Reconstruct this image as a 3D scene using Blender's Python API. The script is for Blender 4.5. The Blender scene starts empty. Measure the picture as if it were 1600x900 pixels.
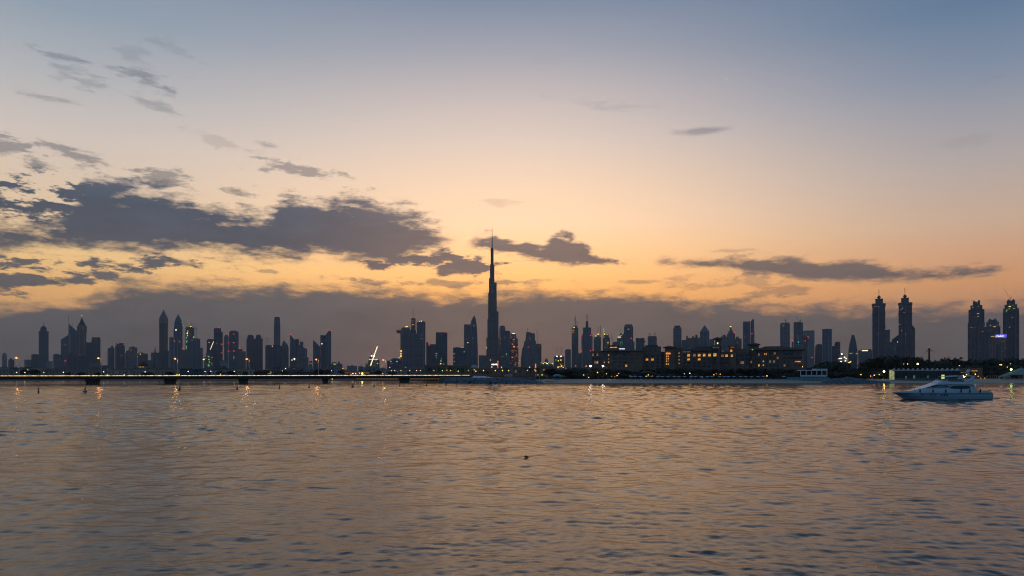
import bpy, math, random
from mathutils import Vector, Matrix
import numpy as np
R = math.radians
random.seed(7)
SC = bpy.context.scene
COL = SC.collection

# ------------------------------------------------------------------ camera, world, sun, exposure
EYE = 6.8            # eye height above the water
F = 1067.0           # focal length in units of 1/1600 of the frame width (24 mm on 36 mm)
HY = 582.0           # row of the true horizon on the 1600x900 plate
GZ = 2.6             # level of the made ground of the city

cd = bpy.data.cameras.new('camera'); cam = bpy.data.objects.new('camera', cd); COL.objects.link(cam)
cam.location = (0, 0, EYE); cam.rotation_euler = (R(90), 0, 0)
cd.sensor_width = 36; cd.lens = 36 * F / 1600; cd.shift_y = (HY - 450) / 1600
cd.clip_start = 0.5; cd.clip_end = 60000
SC.camera = cam
SC.view_settings.view_transform = 'Standard'; SC.view_settings.look = 'None'
SC.view_settings.exposure = 0; SC.view_settings.gamma = 1
SC.view_settings.use_curve_mapping = False
cy = SC.cycles
cy.use_denoising = True; cy.filter_width = 1.1
cy.max_bounces = 6; cy.diffuse_bounces = 2; cy.glossy_bounces = 3; cy.transmission_bounces = 4
cy.volume_bounces = 0; cy.transparent_max_bounces = 8
cy.sample_clamp_indirect = 2.0
cy.caustics_reflective = False; cy.caustics_refractive = False

def lin(c):
    r = []
    for v in c[:3]:
        v /= 255.0
        r.append(v / 12.92 if v <= 0.04045 else ((v + 0.055) / 1.055) ** 2.4)
    return r

def build_world():
    w = bpy.data.worlds.new('World'); SC.world = w; w.use_nodes = True
    nt = w.node_tree; nt.nodes.clear(); L = nt.links
    def N(t, **k):
        n = nt.nodes.new(t)
        for a, b in k.items(): setattr(n, a, b)
        return n
    def put(s, v):
        if isinstance(v, (int, float)): s.default_value = v
        elif isinstance(v, (tuple, list)): s.default_value = v
        else: L.new(v, s)
    def M(op, a, b=0.0, c=None, clamp=False):
        n = N('ShaderNodeMath', operation=op, use_clamp=clamp)
        put(n.inputs[0], a); put(n.inputs[1], b)
        if c is not None: put(n.inputs[2], c)
        return n.outputs[0]
    def mixc(f, a, b):
        n = N('ShaderNodeMix', data_type='RGBA')
        put(n.inputs[0], f); put(n.inputs[6], a if not isinstance(a, list) else tuple(a) + (1,))
        put(n.inputs[7], b if not isinstance(b, list) else tuple(b) + (1,))
        return n.outputs[2]
    def smooth(v, lo, hi):
        n = N('ShaderNodeMapRange', interpolation_type='SMOOTHSTEP')
        put(n.inputs[0], v); put(n.inputs[1], lo); put(n.inputs[2], hi); put(n.inputs[3], 0.0); put(n.inputs[4], 1.0)
        return n.outputs[0]
    tc = N('ShaderNodeTexCoord'); sep = N('ShaderNodeSeparateXYZ'); L.new(tc.outputs['Generated'], sep.inputs[0])
    X, Y, Z = sep.outputs
    az = M('ARCTAN2', X, Y)                                           # 0 = straight out over the bay
    hyp = M('SQRT', M('ADD', M('MULTIPLY', X, X), M('MULTIPLY', Y, Y)))
    te = M('DIVIDE', Z, M('MAXIMUM', hyp, 1e-4))                      # tangent of the elevation
    te = M('MAXIMUM', te, -0.5)
    def AZ(x): return math.atan2(x - 800, F)
    def TE(x, y): return (HY - y) / F * math.cos(AZ(x))
    # clear dusk sky: colour by elevation for three directions of the western sky and one for the east
    def ramp(x, stops):
        n = N('ShaderNodeValToRGB'); n.color_ramp.interpolation = 'B_SPLINE' if False else 'LINEAR'
        pts = sorted((max(0.0, min(1.0, TE(x, y) / 0.8)) if y > -900 else (1.0 if y < -1000 else 0.85), c) for y, c in stops)
        cr = n.color_ramp
        while len(cr.elements) < len(pts): cr.elements.new(0.5)
        for e, (p, c) in zip(cr.elements, pts):
            e.position = p; e.color = lin(c) + [1]
        L.new(M('DIVIDE', te, 0.8), n.inputs[0]); return n.outputs[0]
    left = ramp(60, SKY_LEFT)
    mid = ramp(820, SKY_MID)
    right = ramp(1540, SKY_RIGHT)
    back = ramp(800, SKY_BACK)
    f1 = smooth(az, AZ(40), AZ(800)); f2 = smooth(az, AZ(800), AZ(1620))
    west = mixc(f2, mixc(f1, left, mid), right)
    aaz = M('ABSOLUTE', M('ADD', az, 0.06))
    sky = mixc(smooth(aaz, 0.70, 1.7), west, back)
    sky_clear = sky
    # fractal field shared by all clouds
    comb = N('ShaderNodeCombineXYZ'); put(comb.inputs[0], az); put(comb.inputs[1], te)
    P = comb.outputs[0]
    def noise(sx, sy, det, rough, seed, lac=2.0):
        m = N('ShaderNodeMapping'); L.new(P, m.inputs[0]); m.inputs['Scale'].default_value = (sx, sy, 1)
        m.inputs['Location'].default_value = (seed, seed * .7, seed)
        n = N('ShaderNodeTexNoise'); n.inputs['Scale'].default_value = 1; n.inputs['Detail'].default_value = det
        n.inputs['Roughness'].default_value = rough; n.inputs['Lacunarity'].default_value = lac
        L.new(m.outputs[0], n.inputs['Vector'])
        return M('SUBTRACT', n.outputs['Fac'], 0.5)
    nA = noise(18, 55, 12, 0.70, 3.1)
    nB = noise(7, 26, 6, 0.55, 8.4)
    nC = noise(40, 120, 7, 0.6, 1.7)
    def curve(pts):
        n = N('ShaderNodeFloatCurve')
        c = n.mapping.curves[0]
        ps = sorted(((AZ(x) + 0.75) / 1.5, TE(x, y) * 1.6) for x, y in pts)
        n.mapping.use_clip = False
        c.points[0].location = ps[0]; c.points[1].location = ps[-1]
        for p in ps[1:-1]: c.points.new(*p)
        for p in c.points: p.handle_type = 'AUTO_CLAMPED'
        n.mapping.extend = 'HORIZONTAL'
        n.mapping.update()
        put(n.inputs[1], M('DIVIDE', M('ADD', az, 0.75), 1.5)); n.inputs[0].default_value = 1
        return M('DIVIDE', n.outputs[0], 1.6)
    def band(top, bot, st, sb, amp, ampB, soft=1.0, x0=None, x1=None):
        nn = M('ADD', M('ADD', M('MULTIPLY', nA, amp), M('MULTIPLY', nB, ampB)), M('MULTIPLY', nC, amp * .55))
        dt = M('ADD', M('DIVIDE', M('SUBTRACT', curve(top), te), st), nn)
        if bot:
            db = M('ADD', M('DIVIDE', M('SUBTRACT', te, curve(bot)), sb), M('MULTIPLY', nn, 0.8))
            dt = M('MINIMUM', dt, db)
        d = smooth(dt, 0.0, soft)
        if x0 is not None: d = M('MULTIPLY', d, smooth(az, AZ(x0), AZ(x0 + 30)))
        if x1 is not None: d = M('MULTIPLY', d, smooth(az, AZ(x1), AZ(x1 - 30)))
        return d
    def puff(x, y, w, h, tilt, amp, alpha=1.0, soft=0.9):
        c = math.cos(AZ(x))
        m = N('ShaderNodeMapping', vector_type='TEXTURE'); L.new(P, m.inputs[0])
        m.inputs['Location'].default_value = (AZ(x), TE(x, y), 0)
        m.inputs['Rotation'].default_value = (0, 0, R(-tilt))
        m.inputs['Scale'].default_value = (w / F * c * c, h / F * c, 1)
        v = N('ShaderNodeVectorMath', operation='LENGTH'); L.new(m.outputs[0], v.inputs[0])
        d = M('ADD', M('SUBTRACT', 1.0, v.outputs['Value']), M('ADD', M('MULTIPLY', nA, amp * 2.6), M('MULTIPLY', nC, amp * 1.6)))
        return M('MULTIPLY', smooth(d, 0.0, soft), alpha)
    bank = band(BANK_TOP, None, 0.011, 1, 5.0, 3.0, 2.6)
    main = band(MAIN_TOP, MAIN_BOT, 0.014, 0.011, 7.0, 3.0, 2.3, None, 720)
    cen = band(CEN_TOP, CEN_BOT, 0.007, 0.006, 8, 3, 1.8, 722, 995)
    rgt = band(RGT_TOP, RGT_BOT, 0.007, 0.006, 5.5, 2, 1.9, 1015, 1590)
    stk = band(STK_TOP, STK_BOT, 0.008, 0.006, 16, 4, 1.8, 540, 830)
    low = band(LOW_TOP, LOW_BOT, 0.014, 0.010, 13, 4, 1.5, None, 330)
    msh = band(MSH_TOP, MSH_BOT, 0.014, 0.012, 16, 4, 1.4, None, 190)
    thick = bank
    for b in (main, cen, rgt, stk, low, msh): thick = M('MAXIMUM', thick, b)
    thin = None
    for a in PUFFS:
        q = puff(*a); thin = q if thin is None else M('MAXIMUM', thin, q)
    # cloud colour: slate aloft, warmer and dustier low over the glow
    crt = N('ShaderNodeValToRGB'); cr = crt.color_ramp
    pts = CLOUD_BY_EL
    while len(cr.elements) < len(pts): cr.elements.new(0.5)
    for e, (y, c) in zip(cr.elements, sorted(pts, key=lambda p: -p[0])):
        e.position = max(0, (HY - y) / F / 0.6); e.color = lin(c) + [1]
    L.new(M('DIVIDE', te, 0.6), crt.inputs[0])
    crw = N('ShaderNodeValToRGB'); cr = crw.color_ramp
    pts = CLOUD_WARM
    while len(cr.elements) < len(pts): cr.elements.new(0.5)
    for e, (y, c) in zip(cr.elements, sorted(pts, key=lambda p: -p[0])):
        e.position = max(0, (HY - y) / F / 0.6); e.color = lin(c) + [1]
    L.new(M('DIVIDE', te, 0.6), crw.inputs[0])
    cc = mixc(smooth(az, AZ(350), AZ(800)), crt.outputs[0], crw.outputs[0])
    sh = M('ADD', 1.0, M('ADD', M('MULTIPLY', nA, 0.55), M('ADD', M('MULTIPLY', nB, 0.5), M('MULTIPLY', nC, .25))))
    hs = N('ShaderNodeVectorMath', operation='SCALE'); L.new(cc, hs.inputs[0]); put(hs.inputs['Scale'], sh)
    # clouds fade out of the western half only; the east is a plain dusk sky
    front = smooth(aaz, 1.35, 0.9)
    sky = mixc(M('MULTIPLY', M('MINIMUM', M('MULTIPLY', thin, 1.05), 0.92), front), sky, mixc(0.35, hs.outputs[0], sky_clear))
    sky = mixc(M('MULTIPLY', M('MULTIPLY', thick, 0.97), front), sky, hs.outputs[0])
    # the evening star
    sv = Vector(((1135 - 800) / F, 1, (HY - 123) / F)).normalized()
    vd = N('ShaderNodeVectorMath', operation='DOT_PRODUCT'); L.new(tc.outputs['Generated'], vd.inputs[0]); vd.inputs[1].default_value = sv
    star = M('GREATER_THAN', vd.outputs['Value'], math.cos(0.0009))
    sky = mixc(M('MULTIPLY', star, 0.75), sky, [1, 1, .95])
    # a faint physical twilight under it all
    ni = N('ShaderNodeTexSky', sky_type='NISHITA', sun_disc=False); ni.sun_elevation = R(1.0); ni.sun_rotation = R(-2)
    ad = N('ShaderNodeMix', data_type='RGBA', blend_type='ADD'); ad.inputs[0].default_value = NISHITA_GAIN
    L.new(sky, ad.inputs[6]); L.new(ni.outputs[0], ad.inputs[7])
    bg = N('ShaderNodeBackground'); L.new(ad.outputs[2], bg.inputs[0]); bg.inputs[1].default_value = 1.0
    out = N('ShaderNodeOutputWorld'); L.new(bg.outputs[0], out.inputs[0])
    w.cycles.sampling_method = 'MANUAL'; w.cycles.sample_map_resolution = 1024

NISHITA_GAIN = 0.004
SKY_LEFT = [(-2000, (75, 100, 140)), (-950, (95, 120, 155)), (0, (149, 164, 179)), (100, (184, 186, 190)), (200, (218, 205, 196)), (260, (231, 209, 187)),
            (340, (246, 212, 170)), (400, (266, 217, 146)), (450, (258, 194, 118)), (580, (205, 150, 110))]
SKY_MID = [(-2000, (70, 95, 135)), (-950, (90, 112, 148)), (0, (133, 146, 168)), (80, (172, 172, 182)), (150, (210, 196, 193)), (220, (240, 217, 201)),
           (300, (274, 234, 196)), (350, (292, 242, 194)), (385, (302, 240, 172)), (425, (310, 233, 142)), (460, (306, 218, 116)), (580, (215, 150, 110))]
SKY_RIGHT = [(-2000, (60, 90, 130)), (-950, (75, 104, 140)), (0, (98, 126, 156)), (100, (132, 146, 168)), (180, (165, 164, 172)), (250, (188, 176, 172)),
             (340, (216, 184, 158)), (400, (230, 174, 132)), (440, (234, 168, 112)), (580, (170, 120, 100))]
SKY_BACK = [(-2000, (58, 92, 125)), (-950, (64, 99, 135)), (0, (74, 112, 148)), (250, (84, 117, 148)), (450, (86, 110, 134)), (580, (69, 90, 110))]
BANK_TOP = [(-60, 468), (0, 462), (120, 456), (165, 438), (200, 424), (300, 428), (400, 432), (500, 432), (560, 438), (650, 446), (690, 452), (716, 448), (760, 446),
            (900, 444), (1000, 445), (1060, 451), (1100, 459), (1200, 462), (1300, 464), (1400, 464), (1480, 466), (1530, 460), (1560, 457), (1660, 456)]
MAIN_TOP = [(-60, 318), (0, 322), (60, 328), (100, 318), (118, 284), (145, 265), (200, 272), (260, 288), (330, 301), (360, 314), (420, 324), (440, 304), (500, 295),
            (560, 293), (600, 308), (650, 320), (680, 340), (704, 364)]
MAIN_BOT = [(-60, 411), (0, 409), (100, 406), (200, 404), (300, 407), (400, 413), (450, 418), (500, 413), (560, 422), (600, 425), (650, 413), (680, 399), (704, 385)]
CEN_TOP = [(722, 377), (760, 367), (800, 372), (850, 374), (872, 359), (910, 372), (940, 392), (990, 403)]
CEN_BOT = [(722, 387), (760, 395), (800, 406), (850, 414), (900, 418), (950, 420), (990, 416)]
RGT_TOP = [(1015, 399), (1100, 398), (1200, 394), (1250, 397), (1290, 402), (1330, 396), (1370, 402), (1400, 411), (1480, 414), (1540, 408), (1580, 411)]
RGT_BOT = [(1015, 419), (1100, 425), (1180, 432), (1250, 442), (1300, 446), (1400, 446), (1500, 442), (1540, 435), (1580, 429)]
STK_TOP = [(530, 402), (600, 392), (650, 384), (700, 396), (740, 402), (790, 402), (830, 404)]
STK_BOT = [(530, 412), (600, 422), (650, 418), (700, 432), (740, 432), (790, 420), (830, 408)]
LOW_TOP = [(-60, 398), (0, 400), (60, 402), (120, 412), (200, 412), (330, 414)]
LOW_BOT = [(-60, 470), (0, 468), (60, 465), (120, 455), (200, 426), (330, 420)]
MSH_TOP = [(-60, 282), (0, 284), (60, 290), (130, 284), (190, 290)]
MSH_BOT = [(-60, 345), (0, 345), (60, 345), (130, 345), (190, 330)]
PUFFS = [(118, 93, 66, 11, 4, 1.6, .95), (125, 121, 70, 14, 6, 1.8, .55), (228, 124, 62, 15, 16, 1.6, 1.0), (205, 85, 50, 22, 35, 2.0, .38), (285, 80, 58, 13, 12, 1.8, .45),
         (75, 153, 58, 8, 0, 1.6, .55), (232, 160, 54, 9, 10, 1.6, .6), (40, 238, 62, 24, 8, 2.0, 1.0), (115, 246, 70, 19, 6, 1.8, .95), (10, 232, 40, 20, 0, 1.4, 1.0),
         (260, 281, 46, 15, -4, 2.0, .95), (372, 299, 32, 11, -6, 2.0, .9), (418, 227, 30, 6, 6, 1.2, .75), (470, 265, 92, 13, 10, 1.9, 1.0), (360, 226, 90, 9, 12, 1.8, .32),
         (1098, 204, 54, 9, 0, .5, 1.0, .9), (955, 164, 80, 9, 10, 1.8, .3), (1495, 222, 60, 14, -8, 1.8, .2), (1142, 392, 30, 4, 0, 1.4, .5),
         (300, 412, 40, 7, 0, 2.6, .9), (190, 413, 50, 6, 0, 2.6, .8), (400, 424, 50, 6, 0, 2.8, .7), (1160, 441, 130, 13, 0, 2.2, .55), (690, 442, 190, 7, 0, 1.6, 1.0),
         (785, 315, 50, 9, -6, 2.2, .3), (720, 412, 60, 11, 4, 2.0, 1.0), (660, 400, 70, 12, 4, 2.2, 1.0), (1000, 441, 40, 4, 0, 1.6, .7), (1560, 118, 46, 6, -12, 1.6, .25), (860, 95, 60, 12, 0, 2, .12), (1210, 457, 60, 12, -6, 2, .7)]
CLOUD_BY_EL = [(600, (78, 79, 84)), (520, (83, 85, 90)), (450, (100, 97, 99)), (400, (76, 82, 95)), (350, (68, 80, 98)), (240, (104, 110, 122)), (80, (128, 135, 148))]
CLOUD_WARM = [(600, (88, 84, 84)), (520, (97, 91, 90)), (455, (112, 100, 96)), (410, (134, 113, 105)), (370, (134, 115, 110)), (200, (124, 126, 136)), (80, (145, 148, 156))]
build_world()

# the last, very soft light of a sun that has just gone under the bank
sd = bpy.data.lights.new('sun', 'SUN'); sd.energy = 0.06; sd.angle = R(50); sd.color = (1.0, .55, .26)
sun = bpy.data.objects.new('sun', sd); COL.objects.link(sun)
sun.rotation_euler = (R(-86), 0, R(2)); sun.location = (0, 0, 300)
sdir = Vector((math.sin(R(3)), math.cos(R(3)), math.tan(R(5)))).normalized()
sun.rotation_euler = (-sdir).to_track_quat('-Z', 'Y').to_euler()

# ------------------------------------------------------------------ materials (all node based)
MATS = {}
def nodes(name):
    m = bpy.data.materials.new(name); m.use_nodes = True
    nt = m.node_tree; b = nt.nodes['Principled BSDF']
    return m, nt, b
def mth(nt, op, a, b=0.0, clamp=False):
    n = nt.nodes.new('ShaderNodeMath'); n.operation = op; n.use_clamp = clamp
    for i, v in enumerate((a, b)):
        if isinstance(v, (int, float)): n.inputs[i].default_value = v
        else: nt.links.new(v, n.inputs[i])
    return n.outputs[0]
def mixn(nt, f, a, b):
    n = nt.nodes.new('ShaderNodeMix'); n.data_type = 'RGBA'
    for s, v in ((n.inputs[0], f), (n.inputs[6], a), (n.inputs[7], b)):
        if isinstance(v, (int, float)): s.default_value = v
        elif isinstance(v, (tuple, list)): s.default_value = tuple(v)[:3] + (1,)
        else: nt.links.new(v, s)
    return n.outputs[2]
def plain(name, col, rough=0.7, var=0.25, scale=0.6, metal=0.0, bump=0.0):
    if name in MATS: return MATS[name]
    m, nt, b = nodes(name)
    tc = nt.nodes.new('ShaderNodeTexCoord')
    n = nt.nodes.new('ShaderNodeTexNoise'); n.inputs['Scale'].default_value = scale; n.inputs['Detail'].default_value = 6
    nt.links.new(tc.outputs['Object'], n.inputs['Vector'])
    lo = [c * (1 - var) for c in col]; hi = [min(1, c * (1 + var)) for c in col]
    nt.links.new(mixn(nt, n.outputs['Fac'], lo, hi), b.inputs['Base Color'])
    b.inputs['Roughness'].default_value = rough; b.inputs['Metallic'].default_value = metal
    if bump:
        bp = nt.nodes.new('ShaderNodeBump'); bp.inputs['Strength'].default_value = bump; bp.inputs['Distance'].default_value = 0.1
        nt.links.new(n.outputs['Fac'], bp.inputs['Height']); nt.links.new(bp.outputs[0], b.inputs['Normal'])
    MATS[name] = m; return m
def glow(name, rgb, strength):
    if name in MATS: return MATS[name]
    m, nt, b = nodes(name)
    b.inputs['Base Color'].default_value = (.3, .3, .3, 1)
    b.inputs['Emission Color'].default_value = tuple(lin(rgb)) + (1,)
    tc = nt.nodes.new('ShaderNodeTexCoord'); n = nt.nodes.new('ShaderNodeTexNoise'); n.inputs['Scale'].default_value = 1.1; n.inputs['Detail'].default_value = 3
    nt.links.new(tc.outputs['Object'], n.inputs['Vector'])
    k = mth(nt, 'MULTIPLY', mth(nt, 'ADD', mth(nt, 'MULTIPLY', mth(nt, 'SUBTRACT', n.outputs['Fac'], .5), 5.0), 1.0), strength)
    nt.links.new(mth(nt, 'MAXIMUM', k, strength * .12), b.inputs['Emission Strength'])
    MATS[name] = m; return m
def facade(name, glass, frame, pu=4.0, pv=3.8, fu=0.3, fv=0.3, rough=0.25, lit=0.0, stripe=0.0, sw=12.0, band=0.0, bh=38.0, litcol=(255, 205, 130)):
    """curtain wall: panes, mullions and floor slabs, plus optional wide pale piers (stripe) and plant floors (band)"""
    if name in MATS: return MATS[name]
    m, nt, b = nodes(name)
    tc = nt.nodes.new('ShaderNodeTexCoord'); sp = nt.nodes.new('ShaderNodeSeparateXYZ'); nt.links.new(tc.outputs['Object'], sp.inputs[0])
    u = mth(nt, 'ADD', mth(nt, 'ADD', sp.outputs[0], sp.outputs[1]), 500.3); v = mth(nt, 'ADD', sp.outputs[2], 0.4)
    cu = mth(nt, 'DIVIDE', u, pu); cv = mth(nt, 'DIVIDE', v, pv)
    mu = mth(nt, 'LESS_THAN', mth(nt, 'FRACT', cu), fu); mv = mth(nt, 'LESS_THAN', mth(nt, 'FRACT', cv), fv)
    mask = mth(nt, 'MAXIMUM', mu, mv)
    if stripe:
        s = mth(nt, 'LESS_THAN', mth(nt, 'FRACT', mth(nt, 'DIVIDE', u, sw)), stripe); mask = mth(nt, 'MAXIMUM', mask, s)
    wn = nt.nodes.new('ShaderNodeTexWhiteNoise'); wn.noise_dimensions = '2D'
    cb = nt.nodes.new('ShaderNodeCombineXYZ'); nt.links.new(mth(nt, 'FLOOR', cu), cb.inputs[0]); nt.links.new(mth(nt, 'FLOOR', cv), cb.inputs[1])
    nt.links.new(cb.outputs[0], wn.inputs['Vector'])
    ns = nt.nodes.new('ShaderNodeTexNoise'); ns.inputs['Scale'].default_value = 0.02; nt.links.new(tc.outputs['Object'], ns.inputs['Vector'])
    var = mth(nt, 'MULTIPLY', mth(nt, 'ADD', mth(nt, 'MULTIPLY', wn.outputs['Value'], .8), .6), mth(nt, 'ADD', mth(nt, 'MULTIPLY', ns.outputs['Fac'], .8), .6))
    vs = nt.nodes.new('ShaderNodeVectorMath'); vs.operation = 'SCALE'; vs.inputs[0].default_value = glass; nt.links.new(var, vs.inputs['Scale'])
    c = mixn(nt, mask, vs.outputs[0], frame)
    if band:
        s = mth(nt, 'LESS_THAN', mth(nt, 'FRACT', mth(nt, 'DIVIDE', v, bh)), band)
        c = mixn(nt, s, c, [x * .35 for x in frame])
    nt.links.new(c, b.inputs['Base Color'])
    rg = mth(nt, 'ADD', mth(nt, 'MULTIPLY', mask, 0.6 - rough), rough); nt.links.new(rg, b.inputs['Roughness'])
    if lit:
        on = mth(nt, 'MULTIPLY', mth(nt, 'GREATER_THAN', wn.outputs['Value'], 1 - lit), mth(nt, 'SUBTRACT', 1.0, mask))
        b.inputs['Emission Color'].default_value = tuple(lin(litcol)) + (1,)
        nt.links.new(mth(nt, 'MULTIPLY', on, 0.45), b.inputs['Emission Strength'])
    MATS[name] = m; return m

G = lambda *a: list(a)
F_BLUE = facade('blue_glass', G(.045, .075, .12), G(.15, .18, .23), lit=.004, stripe=.14, sw=19)
F_TEAL = facade('teal_glass', G(.02, .07, .095), G(.05, .12, .15), lit=.004, fu=.2, fv=.2)
F_DARK = facade('dark_glass', G(.03, .042, .065), G(.11, .12, .15), lit=.004, stripe=.12, sw=23)
F_SLATE = facade('slate_glass', G(.06, .08, .11), G(.19, .21, .24), lit=.003, band=.06, bh=45, stripe=.16, sw=17)
F_GREY = facade('grey_concrete_grid', G(.05, .06, .08), G(.22, .22, .23), lit=.006, fu=.4, fv=.4)
F_BROWN = facade('brown_stone_grid', G(.05, .05, .06), G(.24, .19, .16), lit=.005, fu=.45, fv=.35)
F_STRIPE = facade('striped_glass', G(.04, .06, .09), G(.34, .36, .4), fu=.1, fv=.15, stripe=.18, sw=16, lit=.004)
F_PALE = facade('pale_panel', G(.1, .12, .15), G(.36, .36, .37), fu=.45, fv=.4, lit=.003)
F_BURJ = facade('silver_ribbed_glass', G(.06, .065, .075), G(.17, .165, .165), pu=3.0, fu=.45, fv=.2, band=.045, bh=96, rough=.3, lit=.0015)
F_GOLD = facade('bronze_glass', G(.08, .06, .055), G(.2, .15, .12), lit=.004, stripe=.12, sw=10)
F_WARM = facade('lit_office_glass', G(.05, .055, .07), G(.16, .14, .13), lit=.10, fu=.25, fv=.3, litcol=(255, 150, 70))
F_SITE = facade('open_concrete_frame', G(.03, .035, .03), G(.2, .2, .18), lit=.02, fu=.3, fv=.45, litcol=(190, 220, 90))
M_ROOFD = plain('dark_roofing', (.06, .065, .075), .8)
M_STEEL = plain('dark_steel', (.08, .085, .095), .5, metal=.4)
M_CONC = plain('weathered_concrete', (.17, .165, .155), .85, bump=.3)
M_DECK = plain('bridge_concrete', (.055, .05, .045), .8, bump=.3)
M_BEIGE = plain('beige_render', (.235, .16, .125), .85, scale=.3)
M_SANDR = plain('sand_render', (.27, .17, .12), .85, scale=.3)
M_SAND = plain('beach_sand', (.42, .37, .31), .95, scale=.15)
M_WHITE = plain('white_paint', (.72, .74, .76), .45, var=.08)
M_GREYW = plain('grey_render', (.25, .25, .25), .85)
M_TILE = plain('brown_roof_tiles', (.055, .036, .028), .8, scale=2)
M_GLASS = plain('window_glass', (.015, .02, .03), .12, var=.5, scale=1.5)
M_FRAME = plain('pale_window_frame', (.26, .2, .155), .7)
M_TRUNK = plain('bark', (.06, .045, .035), .95, scale=3)
M_LEAF = plain('dark_foliage', (.028, .045, .022), .7, var=.55, scale=.5)
M_LEAF2 = plain('olive_foliage', (.035, .042, .022), .7, var=.5, scale=.5)
M_PALM = plain('palm_foliage', (.03, .05, .028), .6, var=.5, scale=.5)
M_ROCK = plain('breakwater_rock', (.17, .2, .22), .9, var=.6, scale=.45, bump=.6)
M_TEAL = plain('turquoise_paint', (.05, .34, .38), .5, var=.15)
M_BLUEP = plain('pale_blue_paint', (.42, .55, .62), .5, var=.1)
M_RED = plain('faded_red_paint', (.3, .05, .045), .6)
M_BLACK = plain('black_rubber', (.015, .015, .017), .6)
M_CANVAS = plain('white_canvas', (.42, .47, .46), .8, var=.1)
LC = {'y': ('yellow_lamp_glow', (255, 205, 90), 2.2), 'w': ('white_lamp_glow', (255, 240, 215), 2.8), 'r': ('red_beacon_glow', (255, 45, 50), .85), 'g': ('green_lamp_glow', (160, 225, 90), .8),
      'o': ('orange_window_glow', (255, 150, 50), .95), 'c': ('cyan_lamp_glow', (70, 200, 240), 1.2), 'b': ('violet_sign_glow', (110, 110, 255), 2.0), 'd': ('dim_window_glow', (235, 160, 90), .22),
      'n': ('greenish_window_glow', (150, 220, 150), .45), 'l': ('cream_strip_glow', (255, 235, 190), 1.3), 'a': ('amber_window_glow', (255, 175, 60), .65), 'p': ('pinkish_lamp_glow', (255, 190, 170), 2),
      'W': ('strong_white_lamp_glow', (255, 235, 225), 60), 'Y': ('strong_yellow_lamp_glow', (255, 220, 110), 50), 'O': ('sodium_lamp_glow', (255, 120, 34), 2.6), 'N': ('strong_green_white_lamp_glow', (190, 255, 130), 40)}
def LM(k): n, c, s = LC[k]; return glow(n, c, s)

# ------------------------------------------------------------------ mesh builder and object helpers
class MB:
    def __init__(s): s.v = []; s.f = []
    def add(s, vs, fs):
        o = len(s.v); s.v += [tuple(v) for v in vs]; s.f += [tuple(i + o for i in f) for f in fs]; return s
    def box(s, x0, x1, y0, y1, z0, z1):
        return s.add([(x0, y0, z0), (x1, y0, z0), (x1, y1, z0), (x0, y1, z0), (x0, y0, z1), (x1, y0, z1), (x1, y1, z1), (x0, y1, z1)],
                     [(0, 3, 2, 1), (4, 5, 6, 7), (0, 1, 5, 4), (1, 2, 6, 5), (2, 3, 7, 6), (3, 0, 4, 7)])
    def rings(s, rs, cap0=True, cap1=True):
        n = len(rs[0]); o = len(s.v)
        for r in rs: s.v += [tuple(p) for p in r]
        for k in range(len(rs) - 1):
            a = o + k * n; b = a + n
            for i in range(n):
                j = (i + 1) % n; s.f.append((a + i, a + j, b + j, b + i))
        if cap0: s.f.append(tuple(o + i for i in reversed(range(n))))
        if cap1: s.f.append(tuple(o + (len(rs) - 1) * n + i for i in range(n)))
        return s
    def loft(s, secs, plan):
        """secs: (z, cx, cy, hw, hd)"""
        return s.rings([[(cx + px * hw, cy_ + py * hd, z) for px, py in plan] for z, cx, cy_, hw, hd in secs])
    def tube(s, p0, p1, r0, r1=None, n=6):
        r1 = r0 if r1 is None else r1
        p0 = Vector(p0); p1 = Vector(p1); d = (p1 - p0).normalized()
        a = d.orthogonal().normalized(); b = d.cross(a)
        return s.rings([[p + (a * math.cos(t) + b * math.sin(t)) * r for t in [2 * math.pi * i / n for i in range(n)]] for p, r in ((p0, r0), (p1, r1))])
    def path(s, pts, r, n=5):
        for a, b in zip(pts, pts[1:]): s.tube(a, b, r, n=n)
        return s
    def ball(s, c, r, seg=10, rng=6, sz=1.0):
        rs = []
        for k in range(rng + 1):
            t = math.pi * (k / rng) * .98 + .01 * math.pi
            rs.append([(c[0] + r * math.sin(t) * math.cos(2 * math.pi * i / seg), c[1] + r * math.sin(t) * math.sin(2 * math.pi * i / seg), c[2] - r * sz * math.cos(t)) for i in range(seg)])
        return s.rings(rs)
    def mesh(s, name, mat, smooth=False):
        me = bpy.data.meshes.new(name); me.from_pydata(s.v, [], s.f); me.update()
        me.materials.append(mat)
        if smooth: me.polygons.foreach_set('use_smooth', [True] * len(me.polygons))
        return me
def link(name, data, parent=None, loc=(0, 0, 0), rz=0.0, sc=None):
    o = bpy.data.objects.new(name, data); COL.objects.link(o); o.location = loc; o.rotation_euler = (0, 0, rz)
    if parent: o.parent = parent
    if sc: o.scale = sc
    return o
def obj(name, mb, mat, parent=None, smooth=False, **k): return link(name, mb.mesh(name, mat, smooth), parent, **k)
def tag(o, label, cat, group=None):
    o['label'] = label; o['category'] = cat
    if group: o['group'] = group
    return o
def thing(name, label, cat, loc, rz=0.0, group=None): return tag(link(name, None, None, loc, rz), label, cat, group)
def struct(o, kind='structure'): o['kind'] = kind; return o
def copy_tree(o, parent=None):
    c = o.copy(); COL.objects.link(c)
    if parent: c.parent = parent
    for ch in list(o.children): copy_tree(ch, c)
    return c
def W(px, py, D): return Vector(((px - 800) / F * D, D, EYE + (HY - py) * D / F))
ORD = 'first second third fourth fifth sixth seventh eighth ninth tenth eleventh twelfth thirteenth fourteenth fifteenth sixteenth seventeenth eighteenth nineteenth twentieth'.split()
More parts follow.
